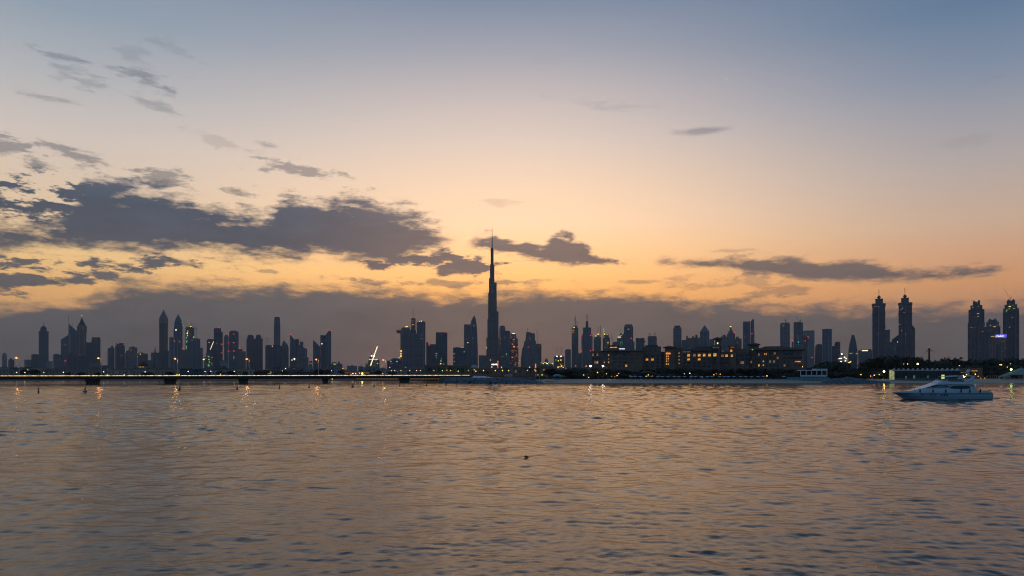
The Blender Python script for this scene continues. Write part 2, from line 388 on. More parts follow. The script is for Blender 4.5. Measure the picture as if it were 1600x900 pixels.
def ordi(i):
    if i >= 99: return 'hundredth' if i == 99 else 'hundred and ' + ordi(i - 100)
    if i < 20: return ORD[i]
    t = ['', '', 'twenty', 'thirty', 'forty', 'fifty', 'sixty', 'seventy', 'eighty', 'ninety'][(i + 1) // 10]
    u = (i + 1) % 10
    return (t + '-' + ORD[u - 1]) if u else (t[:-1] + 'ieth')

RECT = [(-1, -1), (1, -1), (1, 1), (-1, 1)]
OCT = [(-.62, -1), (.62, -1), (1, -.62), (1, .62), (.62, 1), (-.62, 1), (-1, .62), (-1, -.62)]
NOTCH = [(-.8, -1), (-.3, -1), (-.3, -.86), (.3, -.86), (.3, -1), (.8, -1), (.8, -.8), (1, -.8), (1, .8), (.8, .8), (.8, 1), (-.8, 1), (-.8, .8), (-1, .8), (-1, -.8), (-.8, -.8)]
RND = [(math.cos(2 * math.pi * i / 20), math.sin(2 * math.pi * i / 20)) for i in range(20)]
PLANS = dict(rect=RECT, oct=OCT, notch=NOTCH, round=RND)

def tower(label, D, parts, mat=None, lights=(), yaw=0, depth=.85, name='tower', cat='tower', base=GZ, group=None, lsize=1.3):
    """parts in photo pixels at distance D; every part is one mesh under one empty at the foot of the tower"""
    mat = mat or F_DARK
    xs = []
    for p in parts:
        if p[1] == 'loft': xs += [v for q in p[2] for v in q[1:3]]
        elif p[1] == 'slant': xs += list(p[2][:2])
    xc = (min(xs) + max(xs)) / 2; azm = math.atan2(xc - 800, F); s = D / F; ca = math.cos(azm)
    root = thing(name, label, cat, ((xc - 800) * s, D, base), -azm, group)
    lx = lambda px: (px - xc) * s * ca
    lz = lambda py: max(0.0, EYE + (HY - py) * s - base)
    W0 = (max(xs) - min(xs)) / 2 * s * ca; D0 = W0 * depth
    ya = R(yaw); k = 1 / (math.cos(ya) + depth * abs(math.sin(ya)))
    for p in parts:
        pn, kind, q = p[0], p[1], p[2]; pm = p[3] if len(p) > 3 and p[3] else mat
        mb = MB()
        if kind == 'loft':
            plan = PLANS[p[4]] if len(p) > 4 else RECT
            df = p[5] if len(p) > 5 else None
            secs = []
            for (py, x0, x1) in q:
                hw = max(.05, (x1 - x0) / 2 * s * ca) * k; z = 0 if py is None else lz(py)
                hd = hw * depth if df is None else hw * df
                secs.append((z, lx((x0 + x1) / 2), 0, hw, hd))
            mb.loft(secs, plan)
        elif kind == 'slant':
            x0, x1, yl, yr = q[:4]; yb = q[4] if len(q) > 4 else None
            a, b = lx(x0), lx(x1); d = (q[5] if len(q) > 5 else depth) * (b - a) / 2
            zb = 0 if yb is None else lz(yb)
            mb.add([(a, -d, zb), (b, -d, zb), (b, d, zb), (a, d, zb), (a, -d, lz(yl)), (b, -d, lz(yr)), (b, d, lz(yr)), (a, d, lz(yl))],
                   [(0, 3, 2, 1), (4, 5, 6, 7), (0, 1, 5, 4), (1, 2, 6, 5), (2, 3, 7, 6), (3, 0, 4, 7)])
        elif kind == 'rod':
            x, y0, y1, r = q
            mb.tube((lx(x), 0, lz(y0)), (lx(x), 0, lz(y1)), r * s, r * s * .45, 6)
        elif kind == 'bars':
            for (xa, ya_, xb, yb, r) in q: mb.tube((lx(xa), 0, lz(ya_)), (lx(xb), 0, lz(yb)), r * s, None, 4)
        elif kind == 'front':       # a slab standing proud of the front face
            x0, x1, y0, y1 = q
            mb.box(lx(x0), lx(x1), -D0 - .8, -D0 + 1.5, 0 if y1 is None else lz(y1), lz(y0))
        o = obj(pn, mb, pm, root)
        if ya: o.rotation_euler.z = ya
    for l in lights:
        x, y, c = l[:3]; w, h = (l[3] * .8, l[4] * .78) if len(l) > 4 else (lsize * .8, lsize * .65)
        yy = -D0 * (1.0 if not ya else 1.28) - (.9 if len(l) < 6 else l[5])
        mb = MB().box(-w / 2 * s, w / 2 * s, -.3, .3, -h / 2 * s, h / 2 * s)
        link('beacon' if c == 'r' else 'lit_window', mb.mesh('lit_panel', LM(c)), root, (lx(x), yy, lz(y)))
    return root
def B(x0, x1, top, plan='rect', m=None): return ('body', 'loft', [(None, x0, x1), (top, x0, x1)], m, plan)
def plant(x0, x1, y0, y1, m=None, plan='rect'): return ('roof_plant_room', 'loft', [(y1, x0, x1), (y0, x0, x1)], m or M_ROOFD, plan)

# ------------------------------------------------------------------ water, land, haze
def build_water():
    m, nt, b = nodes('sea_water')
    b.inputs['Base Color'].default_value = (.018, .052, .056, 1); b.inputs['Roughness'].default_value = WATER_ROUGH
    b.inputs['IOR'].default_value = 1.36
    tc = nt.nodes.new('ShaderNodeTexCoord')
    def wave(scx, scy, det, w, rot=0.0, rough=.5):
        mp = nt.nodes.new('ShaderNodeMapping'); nt.links.new(tc.outputs['Object'], mp.inputs[0])
        mp.inputs['Scale'].default_value = (scx, scy, 1); mp.inputs['Rotation'].default_value = (0, 0, R(rot))
        n = nt.nodes.new('ShaderNodeTexNoise'); n.inputs['Scale'].default_value = 1; n.inputs['Detail'].default_value = det; n.inputs['Roughness'].default_value = rough
        n.inputs['Distortion'].default_value = .6
        nt.links.new(mp.outputs[0], n.inputs['Vector'])
        return mth(nt, 'MULTIPLY', n.outputs['Fac'], w)
    h = None
    for a in WAVES:
        q = wave(*a); h = q if h is None else mth(nt, 'ADD', h, q)
    # calmer and rougher patches, tens of metres across
    mp = nt.nodes.new('ShaderNodeMapping'); nt.links.new(tc.outputs['Object'], mp.inputs[0]); mp.inputs['Scale'].default_value = (.02, .05, 1)
    pn = nt.nodes.new('ShaderNodeTexNoise'); pn.inputs['Scale'].default_value = 1; pn.inputs['Detail'].default_value = 4
    nt.links.new(mp.outputs[0], pn.inputs['Vector'])
    h = mth(nt, 'MULTIPLY', h, mth(nt, 'ADD', mth(nt, 'MULTIPLY', pn.outputs['Fac'], 1.2), .45))
    bp = nt.nodes.new('ShaderNodeBump'); bp.inputs['Strength'].default_value = 1.0; bp.inputs['Distance'].default_value = 1.0
    nt.links.new(h, bp.inputs['Height']); nt.links.new(bp.outputs[0], b.inputs['Normal'])
    # the surface itself: rows closing up towards the shore where the jetty stands, real wave relief on it
    rr = [0.5, 4, 8] + list(11 * np.exp(np.arange(0, math.log(500 / 11), .0040))) + [520, 560, 620, 700, 900, 1300, 2200, 4500, 9400]
    th = [-math.pi + .12 * i for i in range(17)] + list(np.arange(-1.12, 1.12, .0029)) + [1.2 + .12 * i for i in range(17)]
    r = np.array(rr)[:, None]; t = np.array(th)[None, :]
    X = r * np.sin(t); Y = r * np.cos(t)
    dr = np.gradient(np.array(rr))[:, None]; dt = np.gradient(np.array(th))[None, :] * r
    cell = np.maximum(dr, dt * .55)
    rg = np.random.RandomState(5); n = 96
    lam = .25 * (7 / .25) ** ((np.arange(n) + .5) / n); ang = rg.normal(0, .95, n) + .12; ph = rg.uniform(0, 6.283, n)
    sw = np.where(lam > 1.1, .5, 1.0) * np.where(lam > 3.5, .6, 1.0); sw /= math.sqrt((sw ** 2).mean()); sl = SLOPE * math.sqrt(2 / n) * sw
    Z = np.zeros_like(X); wsum = np.zeros_like(X)
    for i in range(n):
        w = np.clip((lam[i] / cell - 2.4) / 2.4, 0, 1); k = 2 * math.pi / lam[i]
        wsum += (w * sw[i]) ** 2
        arg = k * (X * math.sin(ang[i]) + Y * math.cos(ang[i])) + ph[i]
        Z += w * sl[i] / k * (np.sin(arg) + .18 * np.cos(2 * arg))
    Z *= np.minimum(4.5, np.sqrt(n / np.maximum(wsum, 1e-3))) * (wsum > .02)
    pat = np.zeros_like(X)
    for i in range(14):
        L_ = rg.uniform(14, 120); a_ = rg.uniform(0, 3.14)
        pat += np.sin(2 * math.pi / L_ * (X * math.sin(a_) * .5 + Y * math.cos(a_)) + rg.uniform(0, 6.28))
    Z *= np.clip(1 + pat * .08, .55, 1.4) * np.interp(r, [10, 35, 110], [.9, .98, 1])
    Z *= np.clip((470 - r) / 90, .0, 1)
    nr, nt_ = X.shape
    me = bpy.data.meshes.new('water'); N_ = nr * nt_
    me.vertices.add(N_); me.vertices.foreach_set('co', np.stack([X, Y, Z], -1).astype(np.float32).ravel())
    i = np.arange(nr - 1)[:, None] * nt_; j = np.arange(nt_)[None, :]; j2 = (j + 1) % nt_
    q = np.stack([i + j, i + nt_ + j, i + nt_ + j2, i + j2], -1).reshape(-1, 4)[:, ::-1]
    me.loops.add(q.size); me.loops.foreach_set('vertex_index', q.astype(np.int32).ravel())
    me.polygons.add(len(q)); me.polygons.foreach_set('loop_start', np.arange(0, q.size, 4, dtype=np.int32)); me.polygons.foreach_set('loop_total', np.full(len(q), 4, np.int32))
    me.polygons.foreach_set('use_smooth', np.ones(len(q), bool)); me.update(calc_edges=True); me.validate()
    if me.polygons[len(q) // 2].normal.z < 0: me.flip_normals()
    me.materials.append(m)
    struct(link('water', me))
WATER_ROUGH = .11; SLOPE = .104
#         scale x, scale y, detail, height m, rotation
WAVES = [(3.2, 7, 5, .009, 6), (9, 18, 4, .004, -8)]
build_water()

def shore(x):
    pts = [(-9000, 560), (-60, 560), (-52, 478), (-44, 462), (-30, 448), (-14, 444), (4, 440), (14, 432), (24, 428), (9000, 428)]
    for (a, ya), (b, yb) in zip(pts, pts[1:]):
        if a <= x <= b: return ya + (yb - ya) * (x - a) / (b - a)
def build_land():
    xs = [-9000, -5000, -2500, -1200, -700] + [-500 + 20 * i for i in range(22)] + [-64, -60, -56, -52, -48, -44, -38, -30, -22, -14, -6, 4, 10, 14, 20, 24] + \
         [40 + 12 * i for i in range(50)] + [700, 1200, 2500, 5000, 9000]
    prof = [(-6, -1.6), (0, -.12), (1.2, .12), (5, .55), (9, .8), (20, 1.35), (34, 1.95), (48, 2.4), (60, GZ - .05), (90, GZ), (200, GZ), (600, GZ), (2000, GZ), (5000, GZ), (8500, GZ)]
    rnd = random.Random(3); mb = MB(); n = len(prof)
    for x in xs:
        y = shore(x) + rnd.uniform(-.8, .8)
        for d, z in prof:
            mb.v.append((x, y + d, z + (rnd.uniform(-.06, .06) if 2 < d < 60 else 0)))
    for i in range(len(xs) - 1):
        for j in range(n - 1): mb.f.append((i * n + j, (i + 1) * n + j, (i + 1) * n + j + 1, i * n + j + 1))
    # sand by the water, scrub and streets behind: mapped by height so that it stays with the beach
    m, nt, b = nodes('shore_ground')
    g = nt.nodes.new('ShaderNodeNewGeometry'); sp = nt.nodes.new('ShaderNodeSeparateXYZ'); nt.links.new(g.outputs['Position'], sp.inputs[0])
    ns = nt.nodes.new('ShaderNodeTexNoise'); ns.inputs['Scale'].default_value = .2; ns.inputs['Detail'].default_value = 7
    nt.links.new(g.outputs['Position'], ns.inputs['Vector'])
    sandc = mixn(nt, ns.outputs['Fac'], (.34, .27, .20), (.56, .45, .34))
    dark = mixn(nt, ns.outputs['Fac'], (.03, .033, .028), (.07, .065, .055))
    f = nt.nodes.new('ShaderNodeMapRange'); nt.links.new(mth(nt, 'ADD', sp.outputs[2], mth(nt, 'MULTIPLY', ns.outputs['Fac'], .3)), f.inputs[0])
    f.inputs[1].default_value = 2.35; f.inputs[2].default_value = 2.5
    west = mth(nt, 'LESS_THAN', sp.outputs[0], 12.0)
    wet = mth(nt, 'LESS_THAN', mth(nt, 'ADD', sp.outputs[2], mth(nt, 'MULTIPLY', ns.outputs['Fac'], .1)), .16)
    c = mixn(nt, mth(nt, 'MAXIMUM', f.outputs[0], west), sandc, dark)
    c = mixn(nt, wet, c, (.06, .055, .05))
    nt.links.new(c, b.inputs['Base Color']); b.inputs['Roughness'].default_value = .9
    struct(obj('ground', mb, m))
build_land()

def build_haze():
    m = bpy.data.materials.new('evening_haze'); m.use_nodes = True; nt = m.node_tree; nt.nodes.clear()
    v = nt.nodes.new('ShaderNodeVolumePrincipled'); v.inputs['Color'].default_value = HAZE_COL + (1,); v.inputs['Density'].default_value = HAZE_D
    v.inputs['Anisotropy'].default_value = .2
    o = nt.nodes.new('ShaderNodeOutputMaterial'); nt.links.new(v.outputs[0], o.inputs['Volume'])
    h = obj('haze', MB().box(-9600, 9600, -400, 9500, -3.0, 960), m)
    struct(h, 'stuff'); h['label'] = 'thin grey dusk haze over the bay and the city'
HAZE_D = 5.0e-5; HAZE_COL = (.86, .86, .88)
build_haze()

# ------------------------------------------------------------------ the skyline, left to right
def loft(n, q, m=None, plan='rect', df=None): return (n, 'loft', q, m, plan, df)
T = tower
T('faint small domed tower at the far left edge of the skyline', 5200, [B(3, 11, 556, 'oct'), loft('dome', [(556, 3, 11), (553, 4, 10), (551, 6, 8)], None, 'round')], F_SLATE)
T('low dark block left of the first bridge lamp', 4300, [B(13, 22.5, 562), plant(15, 19, 560, 562)], F_DARK)
T('short block with thin roof mast beside the leftmost spired tower', 4300, [B(38, 50, 562), ('mast', 'rod', (45, 557, 562, .25), M_STEEL)], F_BLUE, yaw=20)
T('mid height block touching the left side of the leftmost spired tower', 4200, [B(49, 61, 554), plant(52, 58, 553, 554)], F_TEAL)
T('leftmost spired tower, with flared cornice, stepped crown and thin spire', 3900,
  [B(60.5, 76, 519, 'notch'), loft('cornice', [(519, 60.2, 76.6), (518, 60, 76.8)], M_STEEL), loft('crown', [(518, 63, 73), (513, 63, 73), (511, 64, 72)]), loft('roof', [(511, 65.5, 70.5), (509, 67, 69.5)], M_ROOFD), ('spire', 'rod', (68.2, 504, 509.5, .4), M_STEEL)], F_BLUE)
T('low pale block between the leftmost spired tower and the twin pointed towers', 3800, [B(72, 82.5, 564.5)], F_PALE, yaw=-18)
T('plain mid height block at the foot of the slanted glass tower', 3700, [B(82.5, 96, 554), plant(85, 92, 553, 554)], F_SLATE, yaw=12)
T('glass tower whose roof slopes down to the left, lower of the two slanted towers', 4200,
  [('body', 'slant', (95, 109.5, 531, 521.5)), ('light_well', 'front', (107.5, 111, 523, None), F_PALE)], F_BLUE, [(102, 538.5, 'd', 5, .7)], cat='tower')
T('tall glass tower with knife edged triangular roof and needle mast', 4250,
  [('body', 'slant', (107, 122, 506, 519)), ('shoulder', 'slant', (109, 121.5, 520, 518, None, .95), F_TEAL), ('mast', 'rod', (107.4, 493.6, 507, .35), M_STEEL), ('short_mast', 'rod', (113, 504.5, 512, .3), M_STEEL)], F_BLUE)
T('stone clock style tower with overhanging belfry, pointed roof and lit finial', 3900,
  [B(121, 135, 518, 'notch'), loft('belfry', [(518, 120.3, 135.8), (510, 120.5, 135.6), (508, 122, 134)]), loft('roof', [(508, 122, 134), (503, 125, 131), (498, 127, 129), (494.6, 127.8, 128.3)], M_TILE), ('pier', 'front', (124, 125.5, 518, None), F_PALE), ('pier', 'front', (131, 132.5, 518, None), F_PALE)],
  F_BROWN, [(128, 494, 'p'), (125, 554, 'd', 4, .8), (129.5, 513, 'd', 2, 2)])
T('broad dark block in front of the pointed towers with a red light', 3400, [B(104, 121, 553), plant(108, 115, 552, 553)], F_DARK, [(102.2, 564, 'r', 3, 1.6)])
T('broad block right below the belfry tower', 3350, [B(119, 137, 556)], F_TEAL, yaw=8)
T('teal block filling the gap beside the flat topped dark tower', 4000, [B(134, 143, 535)], F_TEAL)
T('flat topped dark tower right of the belfry tower', 3700, [B(143, 157, 529), loft('parapet', [(529, 144, 156.4), (527.2, 144, 156.4)])], F_DARK)
T('low brown block at the foot of the flat topped dark tower', 3300, [B(140, 158, 568), B(158, 167, 571)[:1] + B(158, 167, 571)[1:]], F_BROWN)
T('rounded apartment tower with a little cupola, left of the pair', 4200, [B(168, 179, 544, 'oct'), loft('cupola', [(544, 172, 178), (541, 173, 177), (540, 174, 176)], None, 'round')], F_SLATE)
T('apartment tower with a wide cap and red roof light', 4200, [B(180, 195, 540, 'notch'), loft('cap', [(540, 182, 193), (537, 182, 193), (536.8, 181, 194), (536.3, 181, 194)], M_STEEL)], F_DARK, [(184.5, 537, 'r', 3, 1), (190, 556, 'n', 2, 1)])
T('low block right of the capped apartment tower', 4300, [B(195, 203, 551.5)], F_BLUE, yaw=15)
T('apartment block with a flat roof and yellow roof lamps', 4200, [B(201, 214.5, 543), plant(204, 211, 541.5, 543), B(197, 202, 548)], F_SLATE, [(204.5, 547, 'a', 2, 1), (216, 557, 'a', 4, 1.6)])
T('low dark block with a small mast beside the mosque dome', 3900, [B(215, 231, 552.5), plant(219, 224, 551, 552.5), ('mast', 'rod', (219, 549, 552, .3), M_STEEL)], F_DARK, [(219.5, 553.5, 'y')])
T('low slate block behind the minaret', 3800, [B(230, 250, 563), B(236, 249, 551)], F_SLATE)
T('tall tower with a lattice pyramid crown and green tip light', 3800,
  [B(248.8, 262.2, 505.5, 'notch'), loft('crown', [(505.5, 248.6, 262.6), (498, 248.6, 262.6), (491, 252, 259.2), (485, 255, 256.2), (483, 255.5, 255.8)], facade('crown_lattice', G(.10, .09, .09), G(.34, .28, .26), pu=3, pv=3, fu=.35, fv=.35))],
  F_GOLD, [(255, 482.5, 'n', 1.5, 1.2), (260, 543.5, 'd', 2, .8), (250.5, 539, 'd', 1.5, .8)])
T('teal block at the foot of the pyramid crowned tower', 3300, [B(252, 265, 548)], F_TEAL, yaw=-10)
T('mid rise with a bright vertical edge below the onion topped tower', 3500, [B(264.5, 280, 528), ('pale_edge', 'front', (271, 272.2, 514, None), F_PALE), plant(266, 270, 527, 528)], F_STRIPE, [(272.7, 533.5, 'r', 1.8, 1.8), (280.5, 534, 'r', 2, 2), (285.5, 544.5, 'r', 2.2, 2.4)])  # the edge is a narrow strip of pale panelling
T('onion topped curved glass tower ending in a sharp point', 4000, [loft('body', [(None, 272, 285.3), (515, 272, 285.3), (505, 272.4, 285), (500, 273.6, 283.5), (496, 275.6, 281.4), (492, 277.5, 279.4), (491, 278, 279)], None, 'oct')], F_BLUE, [(275, 516, 'w', 2, 1.8)])
T('brown block below the crane tower', 3300, [B(280, 293, 548), plant(283, 290, 547, 548)], F_BROWN)
T('unfinished tower lit in green up its left edge with cranes on top', 3900,
  [B(289.7, 303.7, 512), plant(292, 300, 511, 512, M_CONC), ('crane_jib', 'bars', [(298.5, 510.5, 291, 495, .35), (298.5, 511, 298.5, 504, .4)], M_STEEL), ('crane_jib', 'bars', [(289.5, 512, 283.7, 504, .35)], M_STEEL)],
  F_SITE, [(298, 510.5, 'y', 2, 1.4), (296, 506.5, 'g'), (294.8, 503.4, 'g'), (293.5, 500.5, 'g'), (291.7, 497.5, 'g'), (288.4, 511.6, 'g'), (287, 509.2, 'g'), (285.8, 507, 'g'), (284.6, 505, 'g'),
           (293.5, 517.5, 'y'), (293, 519.5, 'y'), (292.6, 521.5, 'y', 2, 2), (293, 525, 'y', 1.5, 1.2), (291.5, 528, 'n', 2, 3), (291.8, 534, 'n', 2, 5), (291.2, 543, 'n', 1.5, 7), (302.5, 527, 'g', 1.6, 3)])
T('mid tower in front of the unfinished crane tower', 3500, [B(293.5, 302, 529, 'rect'), B(300.5, 313, 529.5), plant(303, 310, 528.8, 529.5), ('crane_mast', 'bars', [(306.7, 511, 306.7, 529, .35), (306.7, 512, 300.3, 501.5, .22), (305.3, 512.5, 308.6, 514, .35)], M_STEEL)], F_BLUE)
T('shorter block stepping down to the right of the crane mast', 3500, [B(313, 317, 543.5)], F_SLATE)
T('block behind the slanted lit crane boom', 3700, [B(323, 334, 531), plant(325, 333, 530, 531)], F_DARK, [(327, 535.5, 'a', 3, 1)])
T('green lit building site below the slanted crane boom', 3000, [B(319, 332, 558), B(322, 330, 551.5)[:1] + ('loft', [(558, 322, 330), (551.5, 322, 330)], None, 'rect')],
  F_SITE, [(321, 560, 'n', 3, .8), (326, 557, 'g', 3, 1), (331, 559, 'n', 3, 1), (326.5, 562, 'g', 2.5, 2), (327.2, 566, 'n', 2, 3), (326, 571, 'n', 3, 4), (322, 569, 'n', 1.2, 1), (331, 568, 'n', 1, 3), (318.3, 561.8, 'y', 3, 2.2)], cat='construction site', name='construction_site')
T('tall stepped block with a single red roof light, left of the red lit twin', 3900, [B(334, 345.5, 514, 'notch'), ('wing', 'loft', [(None, 345, 348), (518.5, 345, 348)]), plant(335, 345, 512.6, 514)], F_DARK, [(342, 512.6, 'r', 3, 1.2), (346.3, 538, 'r', 2.3, 2.3), (346.5, 551.3, 'r', 2, 2)])
T('slim round topped tower between the two red lit towers', 4100, [loft('body', [(None, 350, 357.3), (527, 350, 357.3), (524, 351.5, 356), (523, 353, 354.6)], None, 'oct')], F_SLATE)
T('arch topped tower carrying two columns of red lights', 3800, [B(357.7, 372.8, 519, 'notch'), loft('roof', [(519, 358.5, 372), (517, 361, 369.5), (516.6, 362, 368)], M_ROOFD)], F_BLUE,
  [(357.2, 522, 'r', 1.8, 1.8), (365.3, 522.2, 'r', 2.2, 1.6), (357.1, 535.8, 'r', 2.2, 1.8), (365.3, 535.6, 'r', 2.2, 1.8), (357.1, 548.7, 'r', 2.2, 1.8), (365.4, 548.7, 'r', 2.4, 2), (365.5, 559, 'n', 1, 6)])
T('low stepped blocks right of the arch topped tower', 3600, [B(371, 384, 549), ('step', 'loft', [(549, 373, 379), (545, 373, 379)])], F_BROWN, [(374.3, 544, 'r', 1.6, 1.6), (375, 544.8, 'r', 2, 1.6), (373.2, 541, 'r', 1, 1)])
T('pale low office block below the arch topped tower', 2700, [B(344, 357, 564), plant(346, 352, 563, 564)], F_PALE)
T('stepped dark tower left of the lone tower crane', 3800, [B(385, 398.5, 530, 'notch'), ('upper_tier', 'loft', [(530, 386.5, 396.5), (526, 386.5, 396.5), (523.2, 388, 394.5)])], F_DARK)
T('dark tower with a notched roof, nearest to the lone tower crane', 3800, [B(398, 410.5, 529, 'notch'), ('upper_tier', 'loft', [(529, 399.5, 408.5), (523, 400.5, 407)])], F_DARK)
T('tallest slim square tower left of the two slanted pairs', 4000, [B(428, 438, 504.5), ('crown', 'loft', [(504.5, 428.6, 437.4), (496.5, 428.6, 437.4)]), plant(429.5, 436.5, 495.4, 496.5)], F_SLATE, yaw=0)
T('wide dark unfinished slab at the foot of the tallest slim square tower', 3300, [B(414.7, 441, 540.5), plant(417, 424, 539.3, 540.5), plant(427, 438, 538.8, 540.5)], F_DARK, [(425.5, 541.4, 'p', 1.2, 1.2)])
T('gothic topped brown tower with a small gable', 3500, [loft('body', [(None, 440, 451), (543, 440, 451), (538, 440.5, 449), (535, 441.5, 446.5)], None, 'notch'), ('gable', 'loft', [(535, 441.8, 446), (533, 442.5, 445), (532.3, 443.3, 444.2)])], F_BROWN)
T('knife topped tower with red tip, roof falling to the right', 3600, [('body', 'slant', (453, 462, 522.5, 533))], F_BLUE, [(454.4, 522.6, 'r', 4, 1.8), (460, 561, 'w', 2.2, 3.4), (456.3, 562.6, 'w', 1.4, 1.4), (458, 559.5, 'd', 2, 1)])
T('square slab tucked behind the knife topped tower', 3700, [B(461, 467, 530)], F_DARK)
T('lower curved tower with a drum on its roof', 3500, [('body', 'slant', (464.5, 480, 538, 545.5)), ('drum', 'loft', [(542, 468, 474), (534, 468, 474), (533.7, 469, 473)], None, 'round')], F_SLATE)
T('low brown annex in front of the drum topped tower', 3200, [B(463, 482, 558.5), plant(474, 480, 556.5, 558.5, F_PALE)], F_BROWN)
T('faint green lit site between the two slanted pairs', 4400, [B(483, 488, 564)], F_SITE, [(485.5, 568, 'n', 4, 1)], cat='construction site', name='construction_site')
T('half height knife topped tower left of the taller red tipped pair', 3600, [('body', 'slant', (489.2, 500.3, 531, 542))], F_BLUE)
T('flat topped half of the tall red tipped pair', 3600, [B(500.5, 509, 524)], F_DARK, [(503, 537.3, 'w', 1.6, 1.4)])
T('upswept half of the tall pair, with two red lights on its high corner', 3590, [('body', 'slant', (508.5, 513.4, 524, 517)), ('shaft', 'loft', [(None, 513.3, 517.5), (517, 513.3, 517.5)])], F_BLUE, [(512.8, 516.6, 'r', 1.8, 1.4), (517.2, 516.9, 'r', 2, 1.8)])
T('low brown apartment block with a green lamp, right of the tall red tipped pair', 2800, [B(517, 535, 568.5), plant(519, 526, 566, 568.5, F_BROWN), plant(528, 531, 565, 568.5, F_BROWN)], F_BROWN, [(523, 569, 'g', 5, 1.6)])
T('low building site glowing with green lamps under the bright leaning crane', 2600, [B(571, 593, 567), ('frame_top', 'loft', [(567, 575, 593), (563, 575, 593)]), ('frame_top', 'loft', [(563, 584, 592.5), (561, 584, 592.5)]), ('core', 'loft', [(563, 577, 581), (558, 577, 581)], M_CONC)],
  F_SITE, [(573.5, 568, 'g', .9, .9), (575, 564.5, 'g', .9, .9), (579, 566, 'n', .9, .9), (577.5, 562.5, 'g', .9, .9), (583, 566, 'g', .9, .9), (586.5, 564, 'g', .9, .9), (589.5, 568, 'y', 1.2, 1.2), (585.5, 571.5, 'g', .9, .9), (598, 568.7, 'g', 1, 1), (596.8, 570.7, 'g', 1, 1), (595.5, 572.6, 'g', 1, 1), (583.5, 553, 'g', 1, 1), (590.5, 561.5, 'g', 1, 1), (581, 570.5, 'n', .8, .8), (576.5, 571, 'g', .8, .8)], cat='construction site', name='construction_site')
T('dark office block with cyan lamps and a shallow domed roof', 2700, [B(605, 628, 563.5), ('domed_roof', 'loft', [(563.5, 610, 627), (561, 611.5, 625), (559.7, 614, 621)], None, 'oct')], F_DARK, [(610.8, 564.8, 'c', 2, 1.6), (620.3, 564.8, 'c', 3, 1.3), (624.5, 571.5, 'd', 1, 1), (612.5, 568.5, 'd', 5, .8)])
T('broad tower carrying the long cantilevered sky bridge', 3500,
  [B(625.7, 652, 521.5, 'notch'), ('upper_tier', 'loft', [(521.5, 627, 641), (514, 627, 640.8), (511.8, 629, 640)]), ('sky_bridge', 'loft', [(520.6, 620, 650), (516.3, 619.6, 650)], M_STEEL, 'rect', .25), ('bridge_soffit', 'loft', [(523.5, 627, 640), (520.6, 625, 644)], M_STEEL, 'rect', .22), ('fin', 'front', (632.5, 633.2, 524, None), F_DARK), ('fin', 'front', (641, 641.8, 524, None), F_DARK)],
  F_SLATE, [(635.5, 511.2, 'y', 4, 1.4), (633.8, 513, 'g', 1.4, 1), (626.8, 549, 'y', 1.8, 3), (626.6, 553, 'y', 1.6, 3), (626.6, 557, 'y', 1.8, 3.5), (624, 558.8, 'p', 1.4, 1.2), (624.7, 548.5, 'g', 1, 1)])
T('slender lit top tower with a long mast above the sky bridge', 3900, [B(642, 649.3, 498), ('mast', 'rod', (645.4, 484.4, 498, .45), M_STEEL), plant(643, 648.5, 497.4, 498)], F_WARM, [(645.3, 507.5, 'a', 4.4, 1.2), (645, 501, 'd', 3, 1)])
T('tower with a rounded roof and yellow lamps, right of the sky bridge', 3500, [loft('body', [(None, 651, 664.7), (504, 651, 664.7)], None, 'notch'), ('curved_roof', 'loft', [(506, 651, 664.5), (503.6, 653.3, 664.5), (502, 655, 661.5), (501.6, 656, 660.5)], M_ROOFD)], F_SLATE, [(656, 502.4, 'y', 1.6, 1.2), (658.6, 502.2, 'y', 1.8, 1.4), (658, 524, 'd', 3, .8), (659, 529, 'd', 4, .8)])
T('low block with red roof lamp behind the teal slab', 3600, [B(666, 681, 538), ('step', 'loft', [(538, 666, 669), (534.8, 666, 669)])], F_DARK, [(670.6, 539.2, 'r', 2.2, 2.4)])
T('taller of the two flat topped teal glass slabs', 3000, [B(681, 699, 520.6), ('parapet', 'loft', [(520.6, 681, 699), (519.7, 681.4, 698.6)], M_STEEL)], F_TEAL,
  [(697, 519.6, 'r', 1.8, 1), (690.7, 534.5, 'd', 1.8, .8), (682, 552.8, 'n', 3, 1.6), (681.5, 556.2, 'n', 2, 1.6), (682.3, 559.4, 'n', 1.2, 1.2), (690, 560.5, 'n', 1, 2.5), (689, 564, 'g', 1.4, 3), (688.5, 568.5, 'y', 2, 1.6), (693, 568.8, 'a', 2.4, 1.2)])
T('shorter of the two flat topped teal glass slabs with yellow roof lamps', 2900, [B(708, 727, 543.4), plant(711, 718, 542.7, 543.4)], F_TEAL, [(722.5, 543.2, 'a', 4, .9), (725.3, 550, 'n', 2, 1.8), (709.5, 553, 'a', 1.5, 2.2), (709.5, 559, 'a', 1.2, 1.2), (709.8, 565, 'a', 1.6, 1.2)])
T('grey slab leaning against the blade topped tower', 3400, [B(725, 736, 508), ('parapet', 'loft', [(508, 725.6, 736), (507.2, 725.6, 736)], M_STEEL)], F_GREY, [(731, 535.6, 'y', 1.6, 1.2)])
T('blade topped curved tower left of the tallest tower', 3300, [loft('body', [(None, 735.3, 746.7), (540, 735.3, 746.4), (515, 735.3, 745.4), (506, 735.3, 744.6)], None, 'oct'), ('lattice_crown', 'loft', [(506, 735.3, 744.6), (500, 736.8, 743.6), (496, 739, 742.6), (493, 741, 741.6)], facade('crown_mesh', G(.07, .075, .085), G(.2, .19, .19), pu=2.5, pv=2.5, fu=.3, fv=.3), 'oct')],
  F_BLUE, [(740.7, 509.5, 'c', 1.2, 1)] , name='tower')
